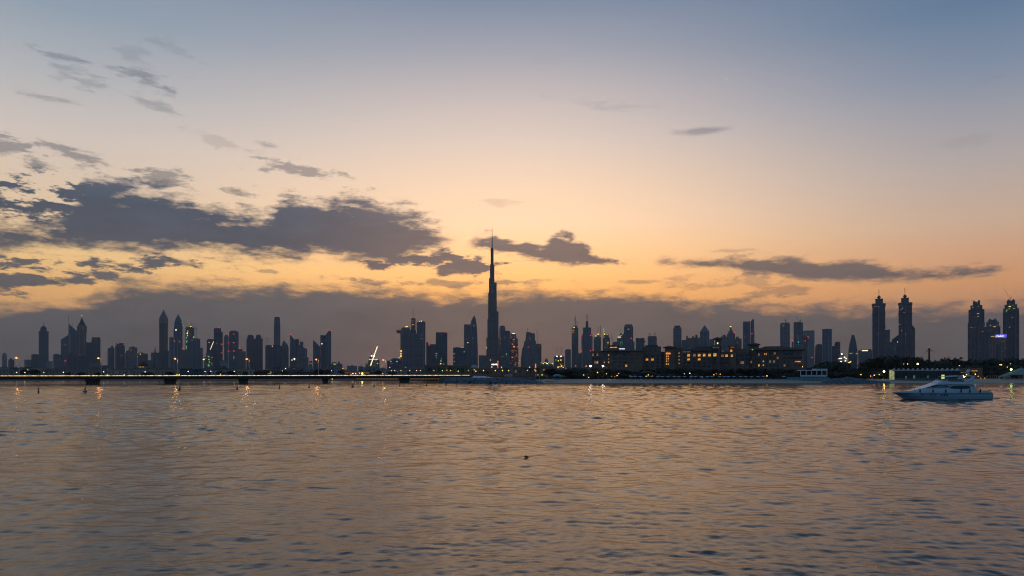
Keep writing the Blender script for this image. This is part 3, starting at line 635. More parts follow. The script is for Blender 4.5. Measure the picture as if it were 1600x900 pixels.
T('low dark block with a slim chimney, just left of the tallest tower', 3100, [B(748, 761, 555.3), ('chimney', 'rod', (759.7, 556, 575, 1.0), M_ROOFD)], F_GREY)

# the needle tower: three lobed plan whose wings end one after the other
def needle():
    D = 3800; s = D / F; pc = 769.0
    root = thing('needle_tower', 'tallest tower of the skyline, stepping up to a needle spire', 'tower', ((pc - 800) * s, D, GZ))
    z = lambda y: EYE + (HY - y) * s - GZ if y is not None else 0
    tiers = [(None, 528, 8.9, 10.6), (528, 499, 7.3, 10.0), (499, 487, 6.2, 10.0), (487, 470, 6.2, 7.2), (470, 458, 6.0, 7.0), (458, 441.7, 5.0, 7.0), (441.7, 435, 5.0, 3.6), (435, 413.7, 3.4, 3.4), (413.7, 387.7, 2.3, 2.2), (387.7, 372, .95, .95)]
    for k, (y0, y1, l, r) in enumerate(tiers):
        mb = MB()
        z0 = z(y0); z1 = z(y1)
        if k < 9:
            core = min(l, r) * .62 * s
            mb.loft([(z0, 0, 0, core, core), (z1, 0, 0, core, core)], RND)
            for ang, ln in ((200, l), (340, r), (90, (l + r) / 2)):
                ln = ln * s; a = R(ang); ca, sa = math.cos(a), math.sin(a); hw = core * .55
                lnx = ln / max(abs(ca), .94) if ang != 90 else ln
                pts = []
                for q in range(9):
                    t = -math.pi / 2 + math.pi * q / 8
                    pts.append((lnx - hw + hw * math.cos(t), hw * math.sin(t)))
                pts = [(0, -hw)] + pts + [(0, hw)]
                ring = [(x * ca - y * sa, x * sa + y * ca) for x, y in pts]
                mb.rings([[(x, y, z0) for x, y in ring], [(x, y, z1 - (0 if ang != 90 else 6)) for x, y in ring]])
            for ang, ln in ((200, l), (340, r)):   # lower shoulder on each wing end
                pass
        else:
            mb.loft([(z0, 0, 0, l * s, l * s), (z1, 0, 0, .5 * s, .5 * s)], RND)
        obj('shaft' if k == 0 else ('setback_tier' if k < 9 else 'pinnacle'), mb, F_BURJ, root)
    obj('spire', MB().tube((0, 0, z(372)), (0, 0, z(354.5)), .55 * s, .12 * s, 8), M_STEEL, root)
    for x, y, c, w, h in ((768.3, 446.3, 'd', 1.2, .7), (771, 446.3, 'd', 1.4, .7), (770, 456.6, 'd', 3.5, .7), (772.5, 474, 'd', 1, .8), (767.5, 474, 'd', 1, .8), (760.3, 543.5, 'y', 1.2, 1.2), (766.4, 562.6, 'y', 1, 1), (771, 500, 'd', 1, .7)):
        link('lit_window', MB().box(-w / 2 * s, w / 2 * s, -.3, .3, -h / 2 * s, h / 2 * s).mesh('lit_panel', LM(c)), root, ((x - pc) * s, -11.5 * s * .55, z(y)))
needle()

T('rounded tower immediately right of the tallest tower', 3300, [loft('body', [(None, 779, 791), (513, 780.3, 789.7), (510.5, 781, 788.8), (509, 782.5, 787.5)], None, 'oct')], F_SLATE, [(783, 513.5, 'd', 1, .8), (781.5, 524, 'a', 1, 1), (781.8, 529, 'a', 1.2, 1), (781.9, 537.5, 'a', 1.3, 1)])
T('dark blue tower with a step in its roof, second right of the tallest tower', 3200, [B(785, 797, 519), ('upper_tier', 'loft', [(519, 787, 796.5), (517, 787, 796.5)])], F_BLUE, [(791.2, 553.5, 'g', 1.6, 2), (786, 557, 'd', 3, 1), (791.5, 557, 'd', 2, 1)])
T('tower with a white roof strip and warm lit offices', 3200, [loft('body', [(None, 796, 810.5), (545, 796, 810), (529, 796.3, 808.8)], None, 'notch'), ('upper_tier', 'loft', [(529, 797.5, 807), (521, 797.5, 806.3)], F_WARM)], F_WARM,
  [(802.5, 521.5, 'l', 6.5, 1.4), (803, 531, 'a', 4, 1), (801.3, 538.5, 'a', 2, 1.2), (803, 542, 'o', 4, 2.4), (808.8, 542.5, 'a', 1.2, 2.5), (801, 548.6, 'd', 2, 1), (804.5, 547.5, 'd', 2, 1), (800.5, 558.5, 'o', 3, 1.2)])
T('stepped pyramid shaped tower with a thin antenna', 3400,
  [loft('body', [(None, 813.8, 846), (562, 813.8, 843), (545, 816, 838.5), (543, 817, 838)], None, 'notch'), ('middle_tier', 'loft', [(543, 817.5, 838), (533, 819.5, 837.5)]), ('top_tier', 'loft', [(533, 821, 836), (521, 822, 835.6)]), ('curved_roof', 'loft', [(521, 822, 832), (519.5, 822.3, 829), (519, 823, 826)], M_ROOFD), ('antenna', 'rod', (824.6, 512.3, 519.5, .35), M_STEEL),
   ('crane_mast', 'bars', [(839.3, 518, 839.3, 545, .3), (839.3, 520, 836.6, 513, .22), (838, 520, 841, 520.5, .3)], M_STEEL)], F_GREY, [(825.5, 543, 'r', 2, 1.8), (827.5, 529, 'd', 5, .8), (812, 563.5, 'g', 1, 1.6), (810.5, 568.5, 'y', 1.2, 1), (830, 559, 'd', 1, 1)])
T('short wing right of the stepped pyramid shaped tower', 3400, [B(837.5, 846, 538), plant(839, 843, 537, 538)], F_BROWN, [(841.5, 541.5, 'd', 3, .8)])
T('small domed building above the row of green site lamps', 3400, [B(850, 857.5, 566), ('dome', 'loft', [(566, 850.5, 857), (562, 851.5, 856), (560, 853, 854.6)], None, 'round')], F_GREY)
T('long low building site strung with green and white lamps', 2700, [B(845, 864.5, 568.5)], F_SITE, [(x, 566.6 + (i % 3) * .9, c, 1.5, 1.3) for i, (x, c) in enumerate(((845.5, 'n'), (847, 'g'), (849, 'y'), (851.5, 'y'), (853.6, 'w'), (855, 'w'), (857, 'g'), (859.5, 'n'), (863, 'y')))] + [(857.3, 570.5, 'n', 1, 2)], cat='construction site', name='construction_site')
T('unfinished square tower with two thin masts and bright white lamps', 3000, [B(865.6, 881.8, 557), ('core', 'loft', [(557, 870, 877), (555.5, 870, 877)], M_CONC), ('mast', 'rod', (870.2, 542, 557, .35), M_STEEL), ('mast', 'rod', (876.7, 541.5, 557, .35), M_STEEL)], F_SITE,
  [(870.3, 557, 'w', 2, 2.4), (876.6, 556.8, 'w', 2.2, 2), (874.6, 556.6, 'r', 1.8, 1.6), (868.7, 562.5, 'g', 1.6, 1.6), (872.3, 563.8, 'y', 1.5, 1.8), (876.4, 562.8, 'y', 1.4, 2.4), (874.5, 561, 'd', 1.6, 1), (879.6, 561.3, 'd', 1, 1), (876, 569.5, 'a', 1.4, 2.4)], cat='construction site', name='construction_site')
T('gold lit scaffolded building above the beach trees', 1900, [B(869, 886, 575), ('upper_tier', 'loft', [(575, 871, 883), (573, 871, 883)])], F_SITE, [(872, 573.6, 'y', 2.6, 1.6), (875, 573, 'a', 2.6, 2.2), (877.8, 572, 'y', 1.4, 3), (880, 574, 'y', 1.6, 1.2), (872, 576, 'a', 1.6, 1.8), (883.8, 576, 'o', 2, 3)], cat='construction site', name='construction_site')
T('plain rounded slab left of the crane topped slim tower', 3400, [loft('body', [(None, 883, 892), (547.5, 883, 892), (545.5, 885, 891)], None, 'oct')], F_GREY)
T('slim unfinished tower with yellow lamps and a mast crane on top', 3600, [loft('body', [(None, 893, 903.8), (512, 893.3, 903.6)], None, 'notch'), ('upper_tier', 'loft', [(512, 895, 902), (509, 896, 901.5)]), ('mast', 'bars', [(898.8, 494, 898.8, 509, .6), (897.4, 497, 898.8, 508, .25), (901.6, 502, 901.6, 509, .4), (900.2, 503, 903, 504, .3)], M_STEEL)], F_GREY,
  [(897, 511.8, 'y', 2, 1.6), (895.6, 516.5, 'a', 3, 1.6), (894.8, 519.5, 'a', 2, 1.3), (897, 519, 'a', 1.4, 1), (895.3, 513.5, 'd', 1.2, .8), (896, 527, 'd', 1, .8), (898, 524.5, 'd', 1, .8)])
T('low grey block between the slim unfinished tower and the spired pale edged one', 3600, [B(903.8, 908.5, 552)], F_GREY)
T('spired tower between two pale side strips with rows of red lights', 3500,
  [B(911, 923.6, 512), ('roof_drum', 'loft', [(512, 915, 919.4), (502, 915.4, 919)], M_STEEL, 'round'), ('spire', 'rod', (917.2, 492, 502, .7), M_STEEL), ('side_strip', 'loft', [(None, 908.4, 910.9), (522.5, 908.4, 910.9)], F_PALE, 'rect', 3), ('side_strip', 'loft', [(None, 923.7, 926), (522.5, 923.7, 926)], F_PALE, 'rect', 3), ('side_strip', 'front', (919.6, 920.5, 552, None), F_PALE)],
  F_BLUE, [(908.6, 524.6, 'r', 2.4, 2.2), (922.9, 524.4, 'r', 2.2, 2.2), (925.7, 524.4, 'r', 2, 2), (908.4, 548.8, 'r', 2.4, 2.2), (922.9, 548.5, 'r', 2.2, 2.2), (926.4, 548.6, 'r', 2.2, 2.2)])
T('unfinished concrete tower with green top lamps and two thin masts', 3500, [B(927.6, 939, 527, 'notch'), ('upper_tier', 'loft', [(527, 931, 938), (524, 931, 937)]), ('mast', 'rod', (934.5, 510, 525, .4), M_STEEL), ('mast', 'rod', (938.2, 508.5, 526, .35), M_STEEL)], F_SITE,
  [(931, 525, 'g', 2.6, 3), (934.6, 522.5, 'y', 2, 2), (936, 527, 'n', 1, 1), (933, 530, 'd', 1, 1), (929, 529, 'n', 1, 1)])
T('unfinished concrete tower with a glowing green crane boom', 3500, [B(941.8, 953, 528, 'notch'), ('upper_tier', 'loft', [(528, 943, 951.5), (523.5, 943.5, 951)]), ('crane_boom', 'bars', [(944.6, 523, 942.8, 514, .5)], M_STEEL), ('core', 'loft', [(523.5, 948.3, 950.8), (521.5, 948.3, 950.8)], M_CONC)], F_SITE,
  [(943, 515, 'g', 1.8, 2.6), (943.7, 518.3, 'g', 1.8, 2.6), (944.4, 522.3, 'y', 2, 2), (949, 522.8, 'g', 1.8, 1.6), (944, 527, 'n', 2, 1), (947.5, 532, 'd', 1, 1), (949.8, 535.6, 'a', 2.8, 2.6), (946, 543, 'n', 1, 1), (949.5, 541, 'n', 1, 1)])
T('low block with a leaning crane behind the rooftop cupola', 3500, [B(957.5, 965, 534.3), ('crane', 'bars', [(956.5, 525, 956.5, 540, .3), (956.3, 530, 954.3, 519, .25), (955.5, 530.5, 958, 531, .35)], M_STEEL)], F_GREY)
T('drum shaped building with a bright white roof strip', 3300, [loft('body', [(None, 964, 975.5), (527, 964, 975.5)], None, 'round'), ('upper_tier', 'loft', [(527, 968.5, 975.5), (521, 968.5, 975.5)], F_SITE)], F_SLATE, [(967.5, 527, 'l', 6.5, 1.5), (970.5, 524.5, 'n', 3, 2), (973, 522, 'g', 2, 1.4), (969.8, 534.8, 'n', 1, 1.6), (972.2, 534.8, 'n', 1, 1.6), (969.8, 537.6, 'n', 1, 1.6), (972.2, 537.6, 'n', 1, 1.6)])
T('tall tower with a chamfered roof and small orange top light', 3300, [loft('body', [(None, 975, 989.3), (511.5, 975, 989.3)], None, 'notch'), ('chamfered_roof', 'loft', [(511.5, 975, 989.3), (507.6, 976.8, 987.6), (507, 977.5, 987)])], F_BLUE, [(982, 514.6, 'a', 3.6, 1), (986.3, 529, 'r', 2.8, 1.6)])
T('narrow grey slab right of the chamfered tower', 3600, [B(989.3, 991.5, 534)], F_GREY)
T('teal block with a domed shoulder above the hotel roof', 3300, [B(993.3, 1007, 528.3), ('shoulder', 'loft', [(535, 1003, 1009), (533, 1004, 1008.6)])], F_TEAL, yaw=0)
T('short tower with two open pyramid horns on its roof', 3300, [B(1012, 1026.2, 527), ('parapet', 'loft', [(527, 1012.6, 1025.6), (525.5, 1013, 1025.2)], M_STEEL), ('horn', 'bars', [(1013, 526, 1015, 520, .3), (1018, 526, 1015, 520, .3), (1015.4, 526, 1015, 520, .2)], M_STEEL), ('horn', 'bars', [(1020.5, 526, 1023.2, 519.2, .3), (1025.2, 526, 1023.2, 519.2, .3), (1023, 526, 1023.2, 519.2, .2)], M_STEEL)], F_BLUE)
T('rounded slab tower with a flat cap above the orange lit hotel turret', 3300, [loft('body', [(None, 1052, 1064.8), (513.5, 1052, 1064.8), (511.5, 1053, 1064)], None, 'oct'), ('cap', 'loft', [(511.5, 1054, 1062.5), (509.4, 1053.8, 1062.8), (509, 1053.8, 1062.8)], M_STEEL)], F_SLATE)
T('low blue block right of the rounded slab tower', 3500, [B(1065, 1072.2, 531.4)], F_BLUE)
T('brownish block with a castle like broken roofline', 3200, [B(1072, 1087, 528.5), ('turret', 'loft', [(528.5, 1072, 1075.5), (524.6, 1072, 1075)]), ('turret', 'loft', [(528.5, 1081, 1085), (525.6, 1081, 1085)])], F_BROWN)
T('stepped blue block next to the castle like block', 3300, [B(1085.5, 1093.6, 527.5), ('upper_tier', 'loft', [(527.5, 1086.4, 1090), (523, 1086.4, 1090)])], F_SLATE)
T('pentagon shaped tower with a pointed gable crown', 3200, [loft('body', [(None, 1094.3, 1107.6), (524, 1093.7, 1108.3), (518.5, 1093.7, 1108.3)]), ('gable_crown', 'loft', [(518.5, 1093.7, 1108.3), (508.4, 1100.6, 1101.2)], facade('gable_glass', G(.09, .11, .14), G(.22, .24, .27), pu=4, fu=.3, fv=.4))], F_SLATE)
T('low block right of the pentagon shaped tower', 3500, [B(1108.3, 1116, 530)], F_BLUE)
T('pair of low slabs beneath the tall hotel turret', 3500, [B(1118, 1127, 536), B(1126, 1136, 526), ('upper_tier', 'loft', [(526, 1129, 1134), (523.2, 1129, 1134)])], F_SLATE)
T('stepped tower with a yellow lamp on its tip and a red side light', 3200, [B(1136, 1148.4, 521.5, 'notch'), ('upper_tier', 'loft', [(521.5, 1138, 1147), (517.8, 1138, 1146.5)]), ('top_tier', 'loft', [(517.8, 1139.5, 1144), (513, 1140.5, 1143), (511, 1141.2, 1142.2)])], F_GREY, [(1141.6, 510.5, 'y', 2.4, 1.6), (1147, 519.6, 'r', 2.6, 2.6), (1152, 535.8, 'n', 1.4, 1.4)])
T('grey apartment slab with a notched roof, left of the slender framed pair', 3300, [B(1148.4, 1158.8, 529), ('upper_tier', 'loft', [(529, 1149, 1155), (526, 1150, 1154)])], F_GREY)
T('framed rectangular tower beside the leaning blade tower', 3200, [B(1161, 1172.3, 504), ('frame', 'loft', [(504, 1160.8, 1172.5), (502.6, 1160.8, 1172.5)], F_PALE), ('frame', 'front', (1160.8, 1161.6, 503, None), F_PALE)], F_BLUE, [(1163.5, 537, 'd', 1.4, 1)])
T('slender blade tower with its peak on the right and a red light', 3200, [loft('body', [(None, 1172.8, 1179.3), (520, 1172.8, 1178.8)]), ('blade', 'loft', [(520, 1172.8, 1178.8), (503, 1173, 1178.2), (500, 1175, 1178), (498, 1176.6, 1177.8)])], F_SLATE, [(1175, 521.4, 'r', 2, 2), (1177.6, 515, 'd', 1, 1)])
T('left one of two flat towers with cranes above the hotel', 3100, [loft('body', [(None, 1219, 1234), (506.5, 1219, 1234)]), ('open_top', 'loft', [(506.5, 1219, 1234), (504.3, 1221, 1233)], M_CONC), ('crane', 'bars', [(1227.5, 499, 1227.5, 505, .35), (1227.6, 502, 1235, 492, .2), (1224.6, 499.5, 1229, 502.5, .3), (1225, 497, 1226.6, 500.8, .2)], M_STEEL)], F_SLATE,
  [(1223, 508.5, 'g', 1.4, 1), (1225.5, 508, 'n', 2, 1), (1224, 510, 'n', 1.4, 1), (1227, 534, 'n', 1, 1)])
T('thin mast like tower with a red lamp between the two crane towers', 3200, [B(1237, 1239.6, 533.2)], F_GREY, [(1238.2, 533, 'r', 3, 2.2)])
T('right one of two flat towers with cranes above the hotel', 3100, [B(1240, 1254.8, 504.5), ('open_top', 'loft', [(504.5, 1240, 1254.8), (503.3, 1240, 1248)], M_CONC), ('crane', 'bars', [(1250.3, 499, 1250.3, 504.5, .35), (1250, 503.3, 1243.6, 494.2, .25), (1248.6, 502.6, 1252, 503.6, .4), (1251.4, 499, 1250.4, 503, .2)], M_STEEL)], F_SLATE,
  [(1247, 528.5, 'n', 1.4, 1), (1247.5, 534.6, 'c', 1.8, 1.6), (1247.4, 538, 'n', 1, 1), (1241, 506.5, 'd', 1, 1), (1254, 507, 'd', 1, 1)])
T('wide pale slab with red lamps right of the crane towers', 3300, [B(1255, 1272.6, 518), ('parapet', 'loft', [(518, 1255, 1272.6), (516.8, 1255.5, 1272.4)], M_STEEL), ('dark_bay', 'front', (1255.4, 1261.5, 526, None), F_DARK)], F_PALE, [(1262.7, 526.4, 'r', 2, 2), (1258.2, 532.8, 'r', 2.2, 1.8), (1263, 543, 'n', 1.2, 1), (1268.8, 559, 'r', 2.2, 2)])
T('round topped teal building left of the white piered tower', 3100, [loft('body', [(None, 1272.5, 1285), (541, 1274, 1285), (538.5, 1275.5, 1284), (537.4, 1278, 1282)], None, 'oct')], F_TEAL)
T('tower striped with tall white piers and a crenellated top', 3000, [B(1284.6, 1299.8, 514.4)] + [('pier', 'front', (x, x + .9, 515, None), F_PALE) for x in (1284.6, 1288.6, 1294.4, 1298.9)] + [('roof_band', 'front', (1284.6, 1299.8, 532.6, 533.4), F_PALE), ('parapet', 'loft', [(514.4, 1290, 1296), (513.9, 1290, 1296)], M_STEEL)], F_BLUE)
T('squat tower with a half drum top and pale window frame', 3000, [B(1300, 1311, 540.5), ('drum', 'loft', [(560, 1304, 1313), (536, 1304, 1313), (534, 1306, 1312)], None, 'round'), ('pale_frame', 'front', (1303.3, 1310, 546.5, 547.4), F_PALE), ('pale_frame', 'front', (1303.3, 1304, 546.5, None), F_PALE)], F_DARK)
T('bullet shaped tower tapering to a flame like tip', 2900, [loft('body', [(None, 1325.5, 1339), (556, 1325.2, 1340), (545, 1325.8, 1339.6), (535, 1327.6, 1337.8), (527, 1329.6, 1336), (523.5, 1331, 1334.6)], None, 'round'), ('flame_tip', 'bars', [(1331, 525, 1330.6, 522.4, .35), (1333, 524, 1333, 523, .3), (1334.6, 525, 1334.9, 522.6, .35)], M_STEEL)], F_TEAL,
  [(1329, 552.5, 'a', 3.4, 1.4), (1332, 551.6, 'n', 1.6, 1.2), (1338.4, 552.8, 'a', 2.4, 1.8), (1341, 555, 'd', 1.4, 1.2)])
T('low wide block with a bright white roof sign', 2900, [B(1341, 1362.5, 547.5), ('sign_frame', 'front', (1345.5, 1357.8, 545.6, 550.4), M_ROOFD), plant(1358, 1361, 545.6, 547.5)], F_SLATE, [(1351.5, 548, 'l', 10.6, 2.2, 3.5)])
def spired(label, x0, x1, top, c0, c1, ctop, sx, stop, D, lights, extra=()):
    m = (x0 + x1) / 2
    T(label, D, [B(x0, x1, top + 4, 'notch'), ('cornice', 'loft', [(top + 4, x0 - .2, x1 + .2), (top + 3, x0 - .9, x1 + .7), (top, x0 - .4, x1 + .4)], M_STEEL, 'notch'),
                 ('crown', 'loft', [(top, c0, c1), (ctop + 1, c0, c1), (ctop + .8, c0 - .4, c1 + .4), (ctop, c0 - .4, c1 + .4)]),
                 ('ball_finial', 'loft', [(ctop, sx - 1.4, sx + 1.4), (ctop - 2, sx - 2.9, sx + 2.9), (ctop - 3, sx - 2.9, sx + 2.9), (ctop - 5.6, sx - .8, sx + .8)], M_STEEL, 'round'), ('spire', 'rod', (sx, stop, ctop - 5, .5), M_STEEL)] +
      [('collar', 'loft', [(top + q + 1.2, x0 - .1, x1 + .1), (top + q, x0 - .7, x1 + .7), (top + q - .3, x0 - .1, x1 + .1)], M_STEEL, 'notch') for q in (17, 36)] +
      [('pier', 'front', (m - .5, m + .3, top + 5, None), F_PALE)] + list(extra), F_DARK, lights)
spired('left twin tower with stepped crown, ball finial and spire', 1363, 1383.2, 474.6, 1367.7, 1379.6, 467.2, 1373.3, 452.8, 2950, [(1368, 479.5, 'd', 5, .7), (1372.5, 479.8, 'd', 4, .7), (1373, 502.5, 'd', 1, 1), (1377, 541.5, 'd', 1.2, 1)])
T('lower dark slab against the left twin tower', 3000, [B(1383, 1390.4, 516.6), ('cornice', 'loft', [(516.6, 1382.6, 1391), (515.4, 1382.6, 1391)], M_STEEL)], F_SLATE)
T('low glass hall linking the twin towers, with a pale curved fin', 2800, [B(1383.5, 1404, 534.5), ('curved_fin', 'bars', [(1389.5, 535.5, 1387, 543, .7), (1387, 543, 1385.6, 549, .7), (1385.6, 549, 1384.6, 556, .7)], M_CANVAS), ('fin', 'front', (1398.4, 1399.2, 535.5, None), F_PALE), ('canopy', 'slant', (1393.5, 1404.5, 531, 523, 534.5), M_ROOFD)], F_TEAL, [(1402.5, 534.8, 'p', 1.4, 1.2), (1397.5, 545.5, 'n', 1.2, 1)])
spired('right twin tower with stepped crown, ball finial and spire', 1404, 1425, 473.2, 1408, 1420, 465.6, 1413.9, 449.8, 2950, [(1410, 482, 'c', 1.2, 1), (1412.6, 489, 'r', 1.6, 1.3), (1408.8, 517, 'c', 1.4, 1.2), (1414.6, 530.6, 'd', 1, 1), (1419, 549, 'd', 1, 1)],
       [('annex', 'slant', (1424.8, 1429.8, 507.5, 513.5), F_BROWN)])
T('stepped tower with two roof horns at the left of the right hand group', 2500,
  [B(1512, 1538.8, 505, 'notch'), ('middle_tier', 'loft', [(505, 1513.2, 1538), (484, 1513.2, 1538)], None, 'notch'), ('upper_tier', 'loft', [(484, 1516.3, 1535), (477.5, 1516.3, 1535)]), ('top_tier', 'loft', [(477.5, 1520, 1531.6), (472, 1520, 1531.6)]),
   ('horn', 'loft', [(472, 1520.8, 1524), (469.8, 1521, 1523.6)], M_STEEL), ('horn', 'loft', [(472, 1527.6, 1531.2), (469.8, 1528, 1531)], M_STEEL), ('roof_beam', 'bars', [(1517.3, 469.8, 1524, 469.9, .25), (1528, 469.6, 1533.5, 469.2, .25)], M_STEEL), ('pier', 'front', (1522.5, 1524.5, 510, None), F_BROWN), ('pier', 'front', (1529, 1531, 510, None), F_BROWN)], F_DARK,
  [(1520, 480.6, 'n', 2, 1.6), (1527, 474.3, 'n', 1, 1), (1528.3, 480.4, 'n', 1.4, 1.2), (1528.4, 490.8, 'a', 3.4, 1.4), (1528.3, 495, 'n', 2.4, 1.2), (1515.5, 490, 'd', 1.4, 1), (1522.5, 495.5, 'd', 2, .8), (1518, 511.8, 'd', 6, .8), (1535, 518.5, 'd', 4, .8), (1532, 542, 'd', 2, .8), (1521, 549.5, 'd', 2, .8), (1537.5, 511, 'd', 1.6, 1.6)])
T('middle tower with twin domes between the two stepped towers', 2700, [B(1538.5, 1563, 510.5, 'notch'), ('middle_tier', 'loft', [(510.5, 1541, 1560.6), (503, 1541, 1560.6)]), ('upper_tier', 'loft', [(503, 1544, 1558), (500, 1544, 1558)]),
   ('dome', 'loft', [(500, 1544.6, 1549), (498.6, 1545.2, 1548.4), (497.8, 1546.2, 1547.4)], None, 'round'), ('dome', 'loft', [(500, 1552.6, 1557), (498.4, 1553.2, 1556.4), (497.6, 1554.2, 1555.4)], None, 'round')], F_BLUE,
  [(1547.5, 508.8, 'a', 2, 1.2), (1553.8, 511, 'a', 4.4, 1.6), (1558, 509, 'd', 1.6, 1), (1545, 517.5, 'd', 1.6, 1)])
def sign_block():
    D = 2300; s = D / F
    r = T('brown office block carrying a glowing violet blue roof sign', D, [B(1546, 1573, 524, 'rect'), ('dark_bay', 'front', (1556, 1562.6, 539, None), F_DARK), plant(1546.5, 1553, 522.8, 524)], F_BROWN,
      [(1549.8, 526, 'a', 2.6, 1.6), (1552.6, 526, 'a', 2.6, 1.6), (1563, 533.7, 'd', 2, .8), (1568, 534, 'd', 4, .8), (1560, 537, 'd', 1, .7), (1570, 538.8, 'd', 1.4, .8), (1549, 540.3, 'd', 1.4, .8), (1553.8, 545, 'd', 1.2, .8), (1571, 545.2, 'd', 1.6, 1.6), (1566, 549.5, 'd', 2.4, .8), (1552.3, 552, 'd', 1.4, .9), (1557, 547.7, 'd', 1, .7), (1570, 530.4, 'd', 1, .7)])
    azm = r.rotation_euler.z
    xc = 1559.5; y = -(1573 - 1546) / 2 * s * math.cos(azm) * .85 - 1.4
    p = link('sign_board', MB().box(-9 * s * math.cos(azm), 9 * s * math.cos(azm), -.5, .5, -2.6 * s, 2.6 * s).mesh('sign_board', glow('violet_sign_face', (92, 88, 215), 1.0)), r, ((1563.7 - xc) * s * math.cos(azm), y, EYE + (HY - 525.6) * s - GZ))
    mb = MB(); rnd = random.Random(4); x = -6.2
    # illegible running script, in loops and strokes as the photograph shows it
    for k, (w, h, dz) in enumerate(((1.4, 1.5, -.1), (1.0, 1.1, .4), (1.2, 1.7, 0), (1.0, 1.2, -.5), (1.5, 1.9, .1), (1.1, 1.3, -.4), (1.0, 1.7, .2), (1.4, 1.2, 0))):
        a = []
        for i in range(9):
            t = 2 * math.pi * i / 8; a.append(((x + w / 2 + w * .42 * math.cos(t)) * s, -.75, (dz + h * .4 * math.sin(t)) * s))
        mb.path(a, .22 * s, 4); x += w + .12
    obj('sign_script', mb, glow('sign_script_glow', (235, 235, 255), 2.0), p)
sign_block()
T('stepped tower at the far right with two domes, site lamps and a crane', 2500,
  [B(1567, 1592.4, 489, 'notch'), ('middle_tier', 'loft', [(489, 1567.5, 1592), (482.5, 1567.5, 1592)]), ('upper_tier', 'loft', [(482.5, 1569.6, 1589.4), (476.3, 1569.6, 1589.4)]), ('top_tier', 'loft', [(476.3, 1573, 1586), (470, 1573, 1586)]),
   ('dome', 'loft', [(470, 1573.6, 1578), (468.4, 1574.4, 1577.4), (467.7, 1575.4, 1576.4)], M_STEEL, 'round'), ('dome', 'loft', [(470, 1581, 1585.6), (468.2, 1581.8, 1584.8), (467.6, 1582.8, 1583.8)], M_STEEL, 'round'), ('crane', 'bars', [(1578.5, 466, 1578.5, 472, .4), (1578.4, 466.4, 1568, 449.5, .2), (1577, 466, 1581.5, 465.4, .35), (1581, 462, 1579, 466, .18)], M_STEEL),
   ('pier', 'front', (1571, 1573, 495, None), F_BROWN), ('pier', 'front', (1586.5, 1588.5, 495, None), F_BROWN), ('belt', 'front', (1573.5, 1592.2, 530.6, 533.8), M_STEEL)], F_DARK,
  [(1588.6, 475.2, 'n', 2, 1.4), (1577.8, 479.4, 'y', 3.4, 1), (1582.8, 478.6, 'n', 1.4, 1), (1577, 483, 'g', 1.8, 1), (1584.4, 482.8, 'n', 3, 1.4), (1573.6, 484.6, 'g', 1.3, 1), (1572.9, 486, 'g', 1.6, 1), (1572.3, 487.6, 'n', 1.5, 1.1), (1582, 496.5, 'd', 3, 1.4), (1590.3, 524.5, 'd', 1.4, 1), (1571, 475.8, 'n', 1, .8)])

# free standing cranes
def crane(label, D, mast, jibs, lights=(), th=.28, base=GZ):
    s = D / F; x, y0, y1 = mast
    r = thing('tower_crane', label, 'crane', ((x - 800) * s, D, base))
    c = lambda px, py: ((px - x) * s, 0, EYE + (HY - py) * s - base)
    zb = c(x, y0)[2]
    def lattice(p0, p1, w):
        mb = MB(); p0 = Vector(p0); p1 = Vector(p1); n = max(3, int((p1 - p0).length / (w * 3))); d = (p1 - p0) / n
        sd = Vector((-(p1 - p0).z, 0, (p1 - p0).x)).normalized() * w; by = Vector((0, w, 0))
        for o_ in (sd + by, sd - by, -sd + by, -sd - by): mb.tube(p0 + o_, p1 + o_, w * .22, n=4)
        for i in range(n):
            a = p0 + d * i; b = a + d; k = 1 if i % 2 else -1
            mb.tube(a + sd * k - by, b - sd * k - by, w * .14, n=3); mb.tube(a + sd * k + by, b - sd * k + by, w * .14, n=3)
        return mb
    obj('mast', lattice((0, 0, 0), (0, 0, zb), th * s), M_STEEL, r)
    for xa, ya, xb, yb in jibs: obj('jib', lattice(c(xa, ya), c(xb, yb), th * .8 * s), M_STEEL, r)
    obj('cab', MB().box(-.7 * s, .1 * s, -.4 * s, .4 * s, zb - .6 * s, zb + .3 * s), M_STEEL, r)
    for x_, y_, k, w, h in lights:
        link('lamp', MB().box(-w / 2 * s, w / 2 * s, -.3, .3, -h / 2 * s, h / 2 * s).mesh('lamp', LM(k)), r, (c(x_, y_)[0], -th * s * 1.6, c(x_, y_)[2]))
    return r
crane('thin horizontal jib tower crane left of the tallest slim square tower', 3600, (417, 529.5, 541), [(409, 529.6, 427.5, 529.6), (417, 527.8, 417, 529.6)])
crane('brightly lit crane leaning steeply up to the right over the green lit site', 2550, (582.5, 559, 575), [(578.7, 572, 589.8, 541.2), (576.5, 561.4, 590, 561.4)],
      [(579.3 + (589.5 - 579.3) * t, 570.6 + (542 - 570.6) * t, 'w' if i % 2 else 'y', 1.15, 2.2) for i, t in enumerate([k / 12 for k in range(13)])] + [(580.8, 556, 'w', 2, 2), (584.6, 556, 'w', 2.4, 2.2)] + [(577.5 + k * 1.7, 561.4, 'l', 1.5, .8) for k in range(8)])
crane('dark leaning luffing crane left of the brightly lit one', 2700, (580.5, 551, 575), [(580.5, 551, 575.2, 541)], th=.2)
crane('small faint crane leaning left, right of the low brown apartment block', 2700, (565.3, 571, 580), [(565.3, 572, 557.3, 560)], th=.18)
crane('crane with a bright slanted boom left of the red lit pair', 3300, (325, 548, 576), [(328.6, 546.2, 333.6, 534)], [(328.9 + t * 4.6, 545.6 - t * 11.2, 'l', .9, 1.5) for t in [k / 8 for k in range(9)]], th=.22)
crane('long thin horizontal crane jib just left of the chamfered tower', 3700, (970, 514.2, 530), [(957, 514.6, 975, 514.2)], th=.15)

